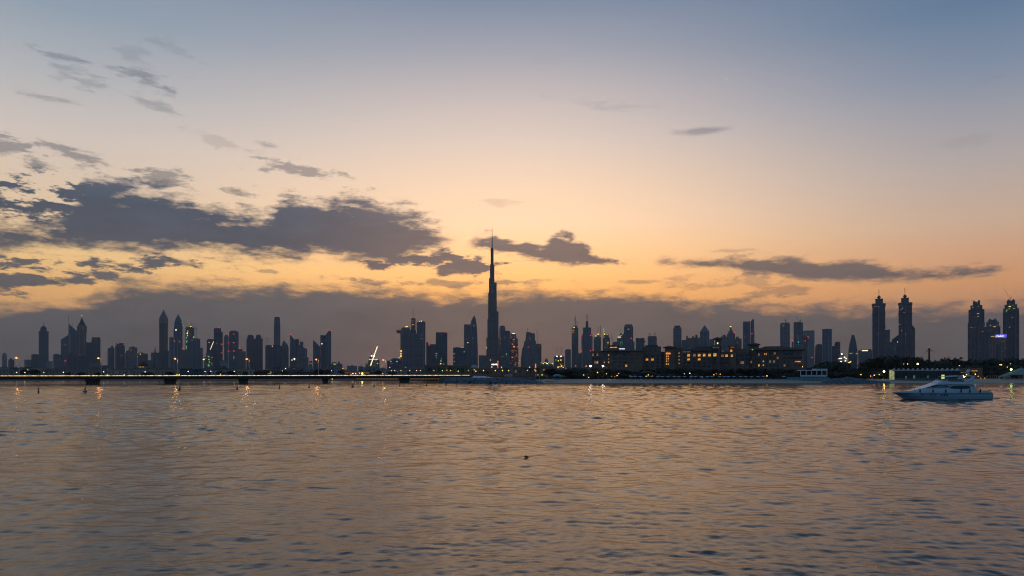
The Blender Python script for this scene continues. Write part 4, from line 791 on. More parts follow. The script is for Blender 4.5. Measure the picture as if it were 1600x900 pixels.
# knot of bright site lamps behind the trees right of the white cabin
T('small building site crowded with bright white lamps behind the dark trees', 1800, [B(1309, 1324, 564), ('scaffold', 'loft', [(564, 1310, 1323), (556, 1311, 1321), (553, 1313, 1317)], M_CONC)], F_SITE,
  [(1315.3, 553.4, 'w', 2.6, 2), (1319.6, 558.3, 'w', 2.4, 1.8), (1314.2, 560, 'w', 2, 2), (1311.2, 560.4, 'w', 1.8, 1.4), (1322, 560.6, 'w', 2, 1.4), (1309.5, 561.8, 'd', 1.2, 2), (1321, 564, 'w', 2.4, 1.8), (1314, 565.2, 'w', 3.6, 1.2), (1319.5, 561, 'd', 1.4, 1.4), (1327, 566.5, 'y', 3.4, 1.3), (1328.8, 565.4, 'y', 2.4, 1.2)], cat='construction site', name='construction_site', base=GZ)

# low town between the shore and the towers: one thing per building
def lowtown():
    rnd = random.Random(12)
    mats = [F_DARK, F_BROWN, F_GREY, F_SLATE, F_PALE]
    seg = [(0, 560), (560, 800), (800, 905), (1240, 1420)]
    n = 0; items = []
    for a, b in seg:
        x = a
        while x < b:
            w = rnd.uniform(9, 22); items.append((x, min(x + w, b + 6))); x += w * rnd.uniform(.8, 1.15)
    for i, (a, b) in enumerate(items):
        top = rnd.uniform(571, 578) if a < 560 or a > 1240 else rnd.uniform(572, 577.5)
        D = rnd.uniform(1300, 2300)
        parts = [('body', 'loft', [(None, a, b), (top, a, b)], None, 'rect')]
        if rnd.random() < .7:
            c = rnd.uniform(a + 1, b - 5); parts.append(('stair_tower', 'loft', [(top, c, c + 3), (top - rnd.uniform(.8, 2), c, c + 3)], None, 'rect'))
        li = [(rnd.uniform(a + 1, b - 1), rnd.uniform(top + 1.5, top + 5), rnd.choice('dda'), 1, .8)] if rnd.random() < .35 else ()
        T('%s low building from the left in the town below the towers' % ordi(i), D, parts, rnd.choice(mats), li, name='low_building', cat='building', group='low town below the towers', depth=.7)
lowtown()

# ------------------------------------------------------------------ bridge
BX0, BY0, BX1, BY1 = -300.0, 378.0, -28.0, 470.0       # the deck line in plan
def bp(px):            # point of the deck line seen at photo column px
    u = (px - 800) / F; dx, dy = BX1 - BX0, BY1 - BY0
    t = (u * BY0 - BX0) / (dx - u * dy); return BX0 + dx * t, BY0 + dy * t
BANG = math.atan2(BY1 - BY0, BX1 - BX0)
def build_bridge():
    ax, ay = BX0 - 160 * math.cos(BANG), BY0 - 160 * math.sin(BANG)
    Lb = math.hypot(BX1 - ax, BY1 - ay)
    root = thing('bridge', 'long low concrete causeway bridge with a glowing yellow strip standing for traffic lights', 'bridge', (ax, ay, 0), BANG)
    zt = 4.15
    mb = MB(); mb.loft([(2.75, Lb / 2, 6, Lb / 2, 4.2), (3.0, Lb / 2, 6, Lb / 2, 5.6), (zt, Lb / 2, 6, Lb / 2, 6.0)], RECT); obj('deck', mb, M_DECK, root)
    for y in (-.15, 12.15): obj('parapet', MB().box(0, Lb, y - .15, y + .15, zt - .3, zt + .5), M_DECK, root)
    # added glowing strip on stubs along the parapet, standing for the traffic light trail
    rl = MB().box(0, Lb - 1, -.12, .02, zt + .58, zt + .92); rail = obj('traffic_trail_strip', rl, LINE_M, root)
    st = MB()
    k = 2.0
    while k < Lb - 2: st.box(k, k + .1, -.1, 0, zt + .5, zt + .58); k += 4
    obj('trail_strip_stub', st, M_STEEL, rail)
    for px, w in ((141, 5.6), (264, 5.8), (379.5, 5.2), (509, 3.2), (634, 5.4), (12 - 60, 5.6)):
        x, y = bp(px); d = math.hypot(x - ax, y - ay) + 6 * math.tan(BANG) * 0
        p = MB(); p.loft([(-1.5, d, 6, w * .92 / 2, 3.6), (1.6, d, 6, w / 2, 4.2), (2.74, d, 6, w / 2 + .3, 4.8)], RECT)
        pr = obj('pier', p, M_DECK, root)
        rb = MB()
        for q in range(4): rb.box(d - w / 2 + .3 + q * (w - 1) / 3, d - w / 2 + .6 + q * (w - 1) / 3, 1.9, 2.1, -1, 2.6)
        obj('pier_rib', rb, M_CONC, pr)
    obj('boom_line', MB().tube((0, -3.5, .04), (Lb - 8, -3.5, .04), .09, n=5), M_BLACK, root)
LINE_M = glow('traffic_trail_glow', (255, 196, 96), 1.25)
build_bridge()

def street_lamp_proto():
    r = thing('street_lamp', '', 'street lamp', (0, 0, 0))
    obj('pole', MB().tube((0, 0, 0), (0, 0, 10.6), .2, .13, 8), plain('galvanised_pole', (.5, .48, .45), .6), r)
    obj('arm', MB().path([(0, 0, 10.4), (-.4, 0, 11.1), (-1.3, 0, 11.4)], .06), M_STEEL, r)
    h = obj('lamp_head', MB().box(-1.9, -1.1, -.2, .2, 11.32, 11.5), M_STEEL, r)
    obj('lens', MB().ball((-1.5, 0, 11.1), .62, 10, 6, .75), LM('O'), h)
    return r
def place_lamps():
    proto = street_lamp_proto(); grp = 'sodium street lamps along the bridge'
    for i, px in enumerate((27, 156, 276.5, 389, 498, 603.5)):
        r = proto if i == 0 else copy_tree(proto)
        x, y = bp(px); r.location = (x - math.sin(BANG) * 3, y + math.cos(BANG) * 3, 4.15); r.rotation_euler.z = BANG
        r['label'] = 'tall orange glowing street lamp on the bridge, %s from the left' % ordi(i); r['group'] = grp
        ld = bpy.data.lights.new('lamp_light', 'POINT'); ld.energy = 420; ld.color = (1, .42, .1); ld.shadow_soft_size = .5
        link('lamp_light', ld, r, (-1.0, 0, 10.5))
place_lamps()

# cars crossing, lamps on
def car_proto():
    r = thing('car', '', 'car', (0, 0, 0))
    b = MB(); b.loft([(.35, 0, 0, 2.2, .86), (.55, 0, 0, 2.3, .9), (.95, 0, 0, 2.25, .88), (1.0, -.1, 0, 1.5, .8), (1.42, -.2, 0, 1.0, .68)], OCT); obj('body', b, plain('grey_car_paint', (.15, .15, .16), .3), r)
    for x in (-1.4, 1.4):
        for y in (-.85, .85): obj('wheel', MB().tube((x, y - .1, .33), (x, y + .1, .33), .33, n=12), M_BLACK, r)
    for y in (-.6, .6):
        obj('headlight', MB().box(2.22, 2.32, y - .14, y + .14, .62, .8), LM('l'), r); obj('tail_light', MB().box(-2.32, -2.22, y - .14, y + .14, .65, .8), LM('r'), r)
    return r
def cars():
    p = car_proto()
    for i, (px, side) in enumerate(((38, 0), (92, 1), (218, 0), (345, 0), (438, 1), (560, 0), (655, 1))):
        r = p if i == 0 else copy_tree(p)
        x, y = bp(px); o = 3.2 if side == 0 else 8.6
        r.location = (x - math.sin(BANG) * o, y + math.cos(BANG) * o, 4.16); r.rotation_euler.z = BANG + (math.pi if side == 0 else 0)
        r['label'] = 'small dark car crossing the bridge, %s from the left' % ordi(i); r['group'] = 'cars on the bridge'
cars()

# ------------------------------------------------------------------ breakwater and loose rocks
def rock(mb, c, r, rnd):
    n = 7; rs = []
    for k in range(5):
        t = math.pi * k / 4; z = -math.cos(t) * r * .62; q = max(.08, math.sin(t)) * r
        rs.append([(c[0] + q * math.cos(6.283 * i / n + k) * rnd.uniform(.72, 1.2), c[1] + q * math.sin(6.283 * i / n + k) * rnd.uniform(.72, 1.2), c[2] + z * rnd.uniform(.8, 1.15)) for i in range(n)])
    mb.rings(rs)
def rock_heap(name, label, line, half, top, count, seed, sizes=(.55, 1.15), m=None):
    """rocks piled along a plan line: (x, y, crest height, half width)"""
    rnd = random.Random(seed); mb = MB()
    for _ in range(count):
        t = rnd.random() * (len(line) - 1); k = int(t); f = t - k
        x, y, h, w = [line[k][i] * (1 - f) + line[k + 1][i] * f for i in range(4)]
        o = rnd.uniform(-1, 1); z = (h + .4) * (1 - abs(o) ** 1.4) - .4
        rock(mb, (x + rnd.uniform(-.5, .5), y + o * w, z), rnd.uniform(*sizes), rnd)
    o = obj(name, mb, m or M_ROCK); struct(o, 'stuff'); o['label'] = label
    return o
rock_heap('breakwater_rocks', 'long heap of grey blue boulders at the end of the bridge',
          [(-50, 478, .3, 1), (-44, 452, 1.6, 4), (-36, 440, 2.5, 7), (-22, 434, 2.9, 8), (-8, 430, 3.0, 8), (4, 427, 2.6, 7), (12, 424, 1.2, 4), (18, 421, .3, 1.2)], 8, 3, 1500, 5, (.7, 1.35))
rock_heap('groyne_rocks', 'rounded heap of dark boulders on the beach right of the white cabin', [(197, 432, .4, 2), (203, 431, 2.4, 5), (212, 430, 3.2, 6), (219, 429, 2.2, 5), (228, 427, .9, 3), (235, 426, .2, 1)], 6, 3, 600, 6, (.7, 1.5))
def abutment():
    r = thing('quay', 'dark quay wall behind the breakwater with a pale sloping slab', 'quay', (-28, 446, 0))
    obj('wall', MB().box(-20, 44, 6, 20, -.5, 3.5), M_CONC, r)
    obj('sloping_slab', MB().add([(2, -1, 3.3), (16, -1, 3.3), (16, 7, 3.3), (2, 7, 3.3), (2.5, 4.5, 4.6), (9, 4.5, 4.4), (9, 7, 4.4), (2.5, 7, 4.6)], [(0, 3, 2, 1), (4, 5, 6, 7), (0, 1, 5, 4), (1, 2, 6, 5), (2, 3, 7, 6), (3, 0, 4, 7)]), M_BLUEP, r)
    obj('fill', MB().box(-16, 40, -4, 6.1, -.8, 2.4), M_ROCK, r)
abutment()

# ------------------------------------------------------------------ water marks
def buoys():
    def small(w=.42, h=1.75):
        r = thing('channel_buoy', '', 'buoy', (0, 0, 0))
        obj('float', MB().loft([(-.3, 0, 0, w, w), (.22, 0, 0, w, w), (.34, 0, 0, w * .7, w * .7)], RND), M_BLACK, r, True)
        obj('tower', MB().loft([(.3, 0, 0, w * .62, w * .62), (h * .8, 0, 0, w * .25, w * .25), (h, 0, 0, .05, .05)], RND), plain('dull_green_paint', (.03, .05, .04), .5), r)
        return r
    def big():
        r = thing('channel_buoy', '', 'buoy', (0, 0, 0))
        obj('float', MB().loft([(-.3, 0, 0, .75, .75), (.2, 0, 0, .78, .78), (.38, 0, 0, .55, .55)], RND), M_BLACK, r, True)
        t = MB()
        for a in range(4):
            c, s_ = math.cos(a * 1.571 + .78), math.sin(a * 1.571 + .78); t.tube((.42 * c, .42 * s_, .3), (.12 * c, .12 * s_, 1.45), .05, n=5)
        t.loft([(.7, 0, 0, .34, .34), (1.25, 0, 0, .2, .2)], RECT); obj('cage', t, plain('dull_green_paint', (.03, .05, .04), .5), r)
        obj('topmark', MB().loft([(1.4, 0, 0, .18, .18), (2.0, 0, 0, .06, .06)], RND), M_BLACK, r)
        return r
    ps, pb = small(), big()
    us = ub = False
    lst = [(60, 613.8, 0), (133, 612.8, 1), (280.5, 609.8, 0), (370.5, 608.3, 0), (436.5, 607.2, 0), (483, 606, 0), (551, 604.8, 1), (584.5, 604, 0), (624.5, 603.4, 0), (666, 602.7, 0), (697, 601.9, 1)]
    for i, (px, py, k) in enumerate(lst):
        D = EYE * F / (py - HY)
        if k: r = pb if not ub else copy_tree(pb); ub = True
        else: r = ps if not us else copy_tree(ps); us = True
        r.location = ((px - 800) / F * D, D, 0.0); r.rotation_euler.z = i * .7
        r['label'] = ('broad skirted dark buoy on the open water, %s buoy from the left' if k else 'slim dark cone shaped buoy on the open water, %s buoy from the left') % ordi(i)
        r['group'] = 'channel buoys in front of the bridge'
    D = EYE * F / (603 - HY)
    r = thing('marker_post', 'thin dark upright marker post in the water beside the breakwater', 'post', ((713 - 800) / F * D, D, 0))
    obj('pole', MB().tube((0, 0, -1), (0, 0, 4.9), .1, .08), M_BLACK, r); obj('topmark', MB().loft([(4.7, 0, 0, .2, .2), (5.2, 0, 0, .05, .05)], RND), M_BLACK, r)
    fl = MB().ball((0, 0, .1), .42, 8, 5).mesh('float_line_ball', M_BLACK, True)
    for i, px in enumerate((5, 23, 42, 60, 68, 82, 105, 216, 249, 322, 364, 413, 463, 476, 596, 661)):
        D = 492; o = link('float', fl, None, ((px - 800) / F * D, D, .05)); tag(o, 'tiny dark float on the calm water beneath the bridge, %s from the left' % ordi(i), 'float', 'floats seen under the bridge')
    D = EYE * F / (715.8 - HY)
    r = thing('water_bird', 'small dark bird resting low on the open water', 'bird', ((822.3 - 800) / F * D, D, .05))
    b = MB(); b.rings([[(x, w * math.cos(a), .04 + h * math.sin(a) + l) for a in [6.283 * i / 8 for i in range(8)]] for x, w, h, l in ((-.2, .01, .01, .05), (-.13, .06, .05, .05), (0, .09, .075, .03), (.1, .06, .05, .03), (.17, .02, .02, .0))]); obj('body', b, M_BLACK, r, True)
    obj('tail', MB().loft([(.0, .19, 0, .06, .03), (.05, .22, 0, .03, .02)], RECT), M_BLACK, r)
buoys()

# ------------------------------------------------------------------ trees: leaf clumps round real limbs
def leaf_mesh(name, mat, lobes, count, size, seed, trunk=False):
    rnd = random.Random(seed); mb = MB()
    tot = sum(l[3] ** 3 for l in lobes)
    for _ in range(count):
        k = rnd.random() * tot
        for l in lobes:
            k -= l[3] ** 3
            if k <= 0: break
        while True:
            v = Vector((rnd.uniform(-1, 1), rnd.uniform(-1, 1), rnd.uniform(-1, 1)))
            if .25 < v.length < 1: break
        v *= (.55 + .45 * rnd.random()) / max(v.length, .5) if rnd.random() < .6 else 1
        c = Vector(l[:3]) + Vector((v.x * l[3], v.y * l[3], v.z * l[3] * l[4]))
        s = size * rnd.uniform(.6, 1.35)
        a = Vector((rnd.gauss(0, 1), rnd.gauss(0, 1), rnd.gauss(0, 1))).normalized() * s; b = a.orthogonal().normalized() * s * rnd.uniform(.4, .9)
        mb.add([c - a, c - b * .9, c + a * .9, c + b], [(0, 1, 2, 3)])
    return mb.mesh(name, mat)
def trunk_mesh(h, r, lobes, seed):
    rnd = random.Random(seed); mb = MB()
    mb.tube((0, 0, -.3), (.1, 0, h * .5), r, r * .7, 8)
    for l in lobes[:6]:
        m = Vector((.1 + l[0] * .35, l[1] * .35, h * .5 + (l[2] - h * .5) * .4)); mb.tube((.1, 0, h * .45), m, r * .6, r * .4); mb.tube(m, (l[0], l[1], l[2]), r * .4, r * .12)
    return mb.mesh('trunk', M_TRUNK)
def broad(seed, h=7.5, w=4.2):
    rnd = random.Random(seed); ls = []
    for i in range(8):
        a = i * 2.4 + rnd.random(); q = rnd.uniform(.25, .75) * w; ls.append((q * math.cos(a), q * math.sin(a), h * rnd.uniform(.45, .82), w * rnd.uniform(.36, .55), .75))
    ls.append((0, 0, h * .82, w * .45, .8)); return ls
PROTO = {}
def tree_proto(kind, seed):
    if kind == 'broad':
        ls = broad(seed); cm = leaf_mesh('crown', M_LEAF if seed % 2 else M_LEAF2, ls, 1100, .42, seed); tm = trunk_mesh(7.5, .3, ls, seed)
    elif kind == 'feather':      # thin casuarina like trees with open tops
        rnd = random.Random(seed); ls = [(rnd.uniform(-.8, .8), rnd.uniform(-.8, .8), 3 + k * 1.15, 1.75 - k * .12 + rnd.uniform(-.3, .3), .8) for k in range(8)]
        ls += [(rnd.uniform(-2, 2), rnd.uniform(-1.5, 1.5), rnd.uniform(4, 10), .8, .8) for _ in range(4)]
        cm = leaf_mesh('crown', M_LEAF, ls, 800, .34, seed); tm = trunk_mesh(11, .22, ls, seed)
    elif kind == 'shrub':
        ls = [(x, y, .9, 1.1, .7) for x, y in ((0, 0), (1, .3), (-1, -.2), (.3, .9))]; cm = leaf_mesh('crown', M_LEAF, ls, 350, .3, seed); tm = trunk_mesh(1.6, .1, ls, seed)
    else:                        # palm
        rnd = random.Random(seed); h = 8.5; mb = MB()
        for i in range(26):
            a = i * 2.39996; up = rnd.uniform(-.25, .95); L_ = rnd.uniform(2.5, 3.2); p = Vector((0, 0, h)); d = Vector((math.cos(a), math.sin(a), up)).normalized()
            for k in range(6):
                q = p + d * L_ / 6; side = d.cross(Vector((0, 0, 1))).normalized() * (.55 * (1 - k / 7))
                for sgn in (-1, 1):
                    dz = Vector((0, 0, -.3 * (1 - k / 8)))
                    mb.add([p, q, q + side * sgn + dz, p + side * sgn * .9 + dz], [(0, 1, 2, 3)])
                p = q; d = (d + Vector((0, 0, -.24))).normalized()
        cm = mb.mesh('fronds', M_PALM)
        t = MB(); t.rings([[(r_ * math.cos(6.283 * i / 8) + .12 * math.sin(z), r_ * math.sin(6.283 * i / 8), z) for i in range(8)] for z, r_ in ((-.3, .3), (1, .2), (4, .17), (7, .17), (8.3, .24), (8.7, .1))]); tm = t.mesh('trunk', M_TRUNK)
    return cm, tm
def put_tree(kind, seed, x, y, z, sc, label, group, rz=0.0, sx=1.0):
    k = (kind, seed)
    if k not in PROTO: PROTO[k] = tree_proto(kind, seed)
    nm = {'broad': 'broadleaf_tree', 'feather': 'feathery_tree', 'shrub': 'shrub', 'palm': 'palm_tree'}[kind]
    r = thing(nm, label, 'palm tree' if kind == 'palm' else ('shrub' if kind == 'shrub' else 'tree'), (x, y, z), rz, group)
    r.scale = (sc * sx, sc * sx, sc)
    link('fronds' if kind == 'palm' else 'crown', PROTO[k][0], r); link('trunk', PROTO[k][1], r)
    return r
def tree_row(px0, px1, n, top, D, kinds, label, group, seed, dj=12, base=2.4, over=1.0, xs=None):
    """top: function of the photo column giving the row of the tree tops"""
    rnd = random.Random(seed)
    cols = xs or sorted(px0 + (px1 - px0) * (i + .5) / n + rnd.uniform(-.4, .4) * (px1 - px0) / n for i in range(n))
    for i, px in enumerate(cols):
        d = D + rnd.uniform(-dj, dj); k = kinds[i % len(kinds)] if isinstance(kinds, (list, tuple)) else kinds
        t = top(px) if callable(top) else top
        h = EYE + (HY - t - rnd.uniform(-1, 1)) * d / F - base
        H = {'broad': 8.6, 'feather': 12.2, 'palm': 11.2, 'shrub': 1.9}[k]
        put_tree(k, 1 + rnd.randrange(3), (px - 800) / F * d, d, base, h / H, label % ordi(i), group, rnd.uniform(0, 6.28), (over if k != 'palm' else 1) * rnd.uniform(.9, 1.15))
def interp(pts):
    def f(x):
        for (a, ya), (b, yb) in zip(pts, pts[1:]):
            if a <= x <= b: return ya + (yb - ya) * (x - a) / (b - a)
        return pts[0][1] if x < pts[0][0] else pts[-1][1]
    return f
tree_row(886, 1000, 20, interp([(886, 577), (892, 572.5), (905, 573), (920, 574.5), (940, 573.5), (965, 574.5), (990, 578), (1000, 579)]), 486, ['broad'], 'dark bushy tree before the left hotel wing, %s from left', 'trees before the left hotel wing', 1)
tree_row(1000, 1255, 40, interp([(1000, 575), (1030, 572), (1100, 574), (1180, 573.5), (1210, 573), (1255, 575)]), 486, ['broad', 'broad', 'broad', 'palm'], 'dark tree in the hotel garden row, %s from the left', 'trees of the hotel garden', 2)
tree_row(886, 1255, 46, 583, 476, ['broad', 'shrub', 'broad'], 'low dark tree behind the hotel sand, %s from the left', 'low trees along the sand', 3, dj=3, over=1.5)
tree_row(1255, 1400, 15, interp([(1255, 578), (1263, 571), (1280, 570), (1300, 563), (1312, 563), (1322, 571), (1335, 573), (1400, 575)]), 500, ['broad'], 'dark tree behind the white cabin, %s from the left', 'trees behind the white cabin', 4)
tree_row(1262, 1400, 26, 580, 482, ['broad', 'broad', 'shrub'], 'low dark shore tree right of the cabin, %s from the left', 'low trees right of the cabin', 5, dj=4, over=1.5)
tree_row(1283, 1318, 5, interp([(1280, 566), (1290, 562), (1300, 561.5), (1312, 562), (1320, 568)]), 520, ['broad'], 'big rounded dark tree behind the cabin, %s from the left', 'big rounded trees behind the cabin', 6, over=1.3)
tree_row(1357, 1438, 14, interp([(1357, 562), (1368, 556), (1390, 553), (1410, 553), (1430, 554), (1438, 557)]), 560, ['broad', 'feather'], 'tall dark tree below the twin spired towers, %s from the left', 'tall trees below the twin towers', 7, over=1.15)
tree_row(1430, 1720, 64, interp([(1430, 560), (1448, 561), (1464, 562), (1472, 559), (1485, 557), (1500, 557), (1512, 560), (1600, 557), (1720, 558)]), 600, ['feather', 'feather', 'broad'], 'tall feathery tree behind the pavilion, %s from the left', 'feathery trees behind the pavilion', 8, dj=18, over=1.1)
tree_row(1440, 1720, 46, interp([(1440, 570), (1500, 569), (1560, 568), (1620, 568)]), 570, ['broad'], 'bushy dark tree under the feathery row, %s from the left', 'bushy trees beneath the feathery row', 9, dj=14, over=1.3)
tree_row(1500, 1720, 32, interp([(1500, 580), (1530, 578), (1560, 578), (1620, 577)]), 520, ['broad'], 'low dark tree between pavilion and tent, %s from the left', 'low trees between pavilion and tent', 10, dj=8, over=1.3)
tree_row(855, 886, 6, interp([(855, 575), (862, 573.5), (870, 577), (886, 577)]), 500, ['broad'], 'dark tree left of the hotel beach, %s from the left', 'trees left of the hotel beach', 11, over=1.1)
tree_row(0, 0, 0, 571, 474, ['palm'], 'young palm on the quay right of the breakwater, %s from the left', 'palms on the quay', 12, dj=2, xs=[822.5, 829, 833.5, 840])
tree_row(0, 640, 44, interp([(0, 578), (60, 575), (75, 577), (90, 580), (220, 580), (440, 577), (470, 576), (500, 575), (560, 577), (640, 578)]), 640, ['broad', 'palm', 'broad', 'broad'], 'dark tree on the shore behind the bridge, %s from left', 'trees behind the bridge', 13, dj=40, over=1.2)

# ------------------------------------------------------------------ beach hotel: one thing per block
WIN = {}
def win_mesh(w, h, kind, arch=False):
    k = (round(w, 2), round(h, 2), kind, arch)
    if k in WIN: return WIN[k]
    fr = MB()
    t = .16
    fr.box(-w / 2 - t, w / 2 + t, -.12, .02, h / 2, h / 2 + t * 1.4); fr.box(-w / 2 - t, w / 2 + t, -.22, .02, -h / 2 - t, -h / 2)
    fr.box(-w / 2 - t, -w / 2, -.10, .02, -h / 2, h / 2); fr.box(w / 2, w / 2 + t, -.10, .02, -h / 2, h / 2); fr.box(-.05, .05, -.08, .0, -h / 2, h / 2)
    pn = MB().box(-w / 2, w / 2, -.045, .03, -h / 2, h / 2)
    m = {'x': M_GLASS, 'B': plain('dark_blue_glass', (.02, .035, .06), .1, var=.4)}.get(kind) or LM(kind)
    WIN[k] = (fr.mesh('frame', M_FRAME), pn.mesh('pane', m)); return WIN[k]
def wing(label, px0, px1, top, D, hd, mat, roofs=(), wins=(), extra=(), name='hotel_building', cat='hotel', base=GZ, group=None, courses=(), yaw=None):
    s = D / F; xc = (px0 + px1) / 2; azm = math.atan2(xc - 800, F) if yaw is None else -yaw; ca = math.cos(math.atan2(xc - 800, F))
    r = thing(name, label, cat, ((xc - 800) * s, D, base), -azm, group)
    lx = lambda px: (px - xc) * s * ca
    lz = lambda py: EYE + (HY - py) * s - base
    a, b = lx(px0), lx(px1)
    obj('wall', MB().box(a, b, -hd, hd, -.5, lz(top)), mat, r)
    cm = MB().box(a - .25, b + .25, -hd - .25, hd + .25, lz(top) - .05, lz(top) + .45)
    for c in courses: cm.box(a - .1, b + .1, -hd - .14, -hd + .1, lz(c) - .15, lz(c) + .15)
    obj('cornice', cm, M_FRAME, r)
    for (x0, x1, e, rx0, rx1, rg, dd) in roofs:
        mb = MB(); zc = lz(e); hx = (lx(x1) - lx(x0)) / 2; cx = (lx(x0) + lx(x1)) / 2
        mb.rings([[(cx - hx, -dd, zc), (cx + hx, -dd, zc), (cx + hx, dd, zc), (cx - hx, dd, zc)], [(cx - hx, -dd, zc + .3), (cx + hx, -dd, zc + .3), (cx + hx, dd, zc + .3), (cx - hx, dd, zc + .3)],
                  [(lx(rx0), -.3, lz(rg)), (lx(rx1), -.3, lz(rg)), (lx(rx1), .3, lz(rg)), (lx(rx0), .3, lz(rg))]])
        obj('roof', mb, M_TILE, r)
    for e in extra:
        kind = e[0]
        if kind == 'block':
            _, x0, x1, y0, y1, dd, m = e; obj('upper_block', MB().box(lx(x0), lx(x1), -dd, dd, lz(y1), lz(y0)), m or mat, r)
        elif kind == 'strip':
            _, x0, x1, y0, y1, m, nm = e; obj(nm, MB().box(lx(x0), lx(x1), -hd - .35, -hd + .1, lz(y1), lz(y0)), m, r)
        elif kind == 'strip2':
            _, x0, x1, y0, y1, m, nm, yo = e; obj(nm, MB().box(lx(x0), lx(x1), yo - .1, yo + .1, lz(y1), lz(y0)), m, r)
    n = 0
    for (cols, rows, w, h, lit, off) in wins:
        for ri, y in enumerate(rows):
            for ci, x in enumerate(cols):
                kd = lit.get((ci, ri), lit.get('*', 'x')); fm, pm = win_mesh(w * s, h * s, kd)
                o = link('window', fm, r, (lx(x), -hd - .02 - off, lz(y))); link('pane', pm, o); n += 1
    return r
HD = 530
def hotel():
    wing('left hotel wing with a broad hipped roof, lit cupola and small white roof sign', 924, 1003.3, 549.6, HD, 9, M_BEIGE,
         [(939.5, 1004.5, 549.4, 955, 977, 544, 10.5), (949.5, 967.5, 541.6, 957, 960, 538.8, 3.2)],
         [([951.2], [555, 561, 566.3], 1.5, 2.6, {(0, 0): 'a', (0, 1): 'd', (0, 2): 'a'}, 0), ([927, 930.4, 933.8, 937.2], [554.6, 560.6, 566.4], 2.2, 3.6, {(0, 0): 'd', (2, 0): 'd', (2, 2): 'a', (1, 2): 'd'}, 0),
          ([959, 962], [554.6, 560.6, 566.4], 2.4, 3.0, {}, 0), ([967.6], [560.6, 566.4, 572], 2.0, 3.2, {}, 0), ([974.5, 978.2], [554.8, 560.6, 566.5, 571.6], 2.6, 3.2, {(1, 3): 'a'}, 0), ([987, 994.6], [554.8, 560.6, 566.5], 1.4, 2.6, {}, 0), ([944.6], [555, 566.3], 1.3, 2.4, {(0, 1): 'a'}, 0)],
         [('block', 952.5, 965, 541.5, 546, 2.6, M_BEIGE), ('strip2', 953.3, 963.8, 542.2, 543.6, LM('a'), 'lit_cupola_window', -2.8), ('strip', 958, 983, 550.8, 552.6, M_GLASS, 'loggia'), ('strip2', 966.5, 966.8, 545, 549, M_STEEL, 'sign_post', -6)], courses=(557.8, 563.6, 569.4))
    # the small roof sign, letters too small to read: separate upright strokes
    s = HD / F; mb = MB(); rnd = random.Random(8); x = 965.2
    while x < 974:
        w = rnd.uniform(.5, .95); mb.box((x - 800) * s, (x + w * .6 - 800) * s, HD - 6.3, HD - 6.1, EYE + (HY - 546.2) * s, EYE + (HY - 544.6 - rnd.random() * .3) * s); x += w + .12
    o = obj('roof_sign', mb, glow('white_sign_letters', (235, 235, 255), 1.6)); tag(o, 'small white glowing letter sign standing on the left hotel roof', 'sign')
    wing('plain four storey hotel block with a dark flat roof box, right of the hipped wing', 1003.6, 1032.5, 543, HD + 3, 8.5, M_BEIGE, [], [([1008.4, 1016.2, 1024.2], [548.2], 1.8, 3.4, {}, 0), ([1011, 1019.4, 1027.6], [556.4, 562, 566.6, 572], 3.6, 3.0, {(0, 1): 'a', (1, 1): 'a'}, 0)],
         [('block', 1008, 1028, 539.8, 543, 5, M_ROOFD)], courses=(551.5, 559.4, 569.4))
    wing('low hotel link block beside the orange lit turret', 1032.6, 1038.6, 551, HD + 4, 8, M_BEIGE, [], [([1035.5], [556.5, 562, 566.5], 3.6, 3.4, {}, 0)])
    wing('hotel turret with a glowing orange loggia under a pointed roof', 1038.8, 1055, 544, HD - 3, 6, M_SANDR, [(1036, 1056, 543.6, 1045, 1046, 540, 8)],
         [([1041.6, 1044.4], [557, 560.6, 564.6, 569], 1.6, 2.4, {(0, 0): 'o', (1, 0): 'a', (0, 1): 'a', (1, 1): 'o', (0, 2): 'a', (1, 2): 'd', (0, 3): 'o', (1, 3): 'a'}, 0), ([1051.5], [560, 566], 1.4, 3, {}, 0)],
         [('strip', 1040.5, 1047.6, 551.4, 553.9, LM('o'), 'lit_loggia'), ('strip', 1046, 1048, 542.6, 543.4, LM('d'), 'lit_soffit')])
    wing('hotel stair block with one column of small lit windows', 1055.2, 1066.8, 544.6, HD + 2, 7, M_SANDR, [], [([1061], [552, 557, 562.4, 568], 1.4, 1.7, {(0, i): 'a' for i in range(4)}, 0)])
    cols = [1070, 1076, 1085, 1092.4, 1100, 1108.2]
    wing('central hotel block with arched lit balconies under a long hipped roof', 1067, 1112, 549.6, HD, 8.5, M_BEIGE, [(1068.5, 1114, 549.2, 1092, 1112, 541.4, 10)],
         [(cols, [555.4], 3.8, 3.9, {(0, 0): 'x', (1, 0): 'a', (2, 0): 'd', (3, 0): 'a', (4, 0): 'a', (5, 0): 'a'}, 0), (cols, [561.8, 567, 572.4], 3.8, 3.0, {(1, 0): 'a', (3, 0): 'a'}, 0)],
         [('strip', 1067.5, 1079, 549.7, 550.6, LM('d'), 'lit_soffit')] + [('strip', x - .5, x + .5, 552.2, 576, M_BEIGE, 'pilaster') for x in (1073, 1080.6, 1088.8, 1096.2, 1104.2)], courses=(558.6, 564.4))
    wing('tallest square hotel turret, with one bright white window near its top', 1117.4, 1126.6, 530.4, HD + 6, 4.6, M_SANDR, [(1114, 1128.6, 530.2, 1120.8, 1121.4, 526.6, 7)], [([1121.3], [536.6], 1.8, 2.6, {'*': 'l'}, 0)])
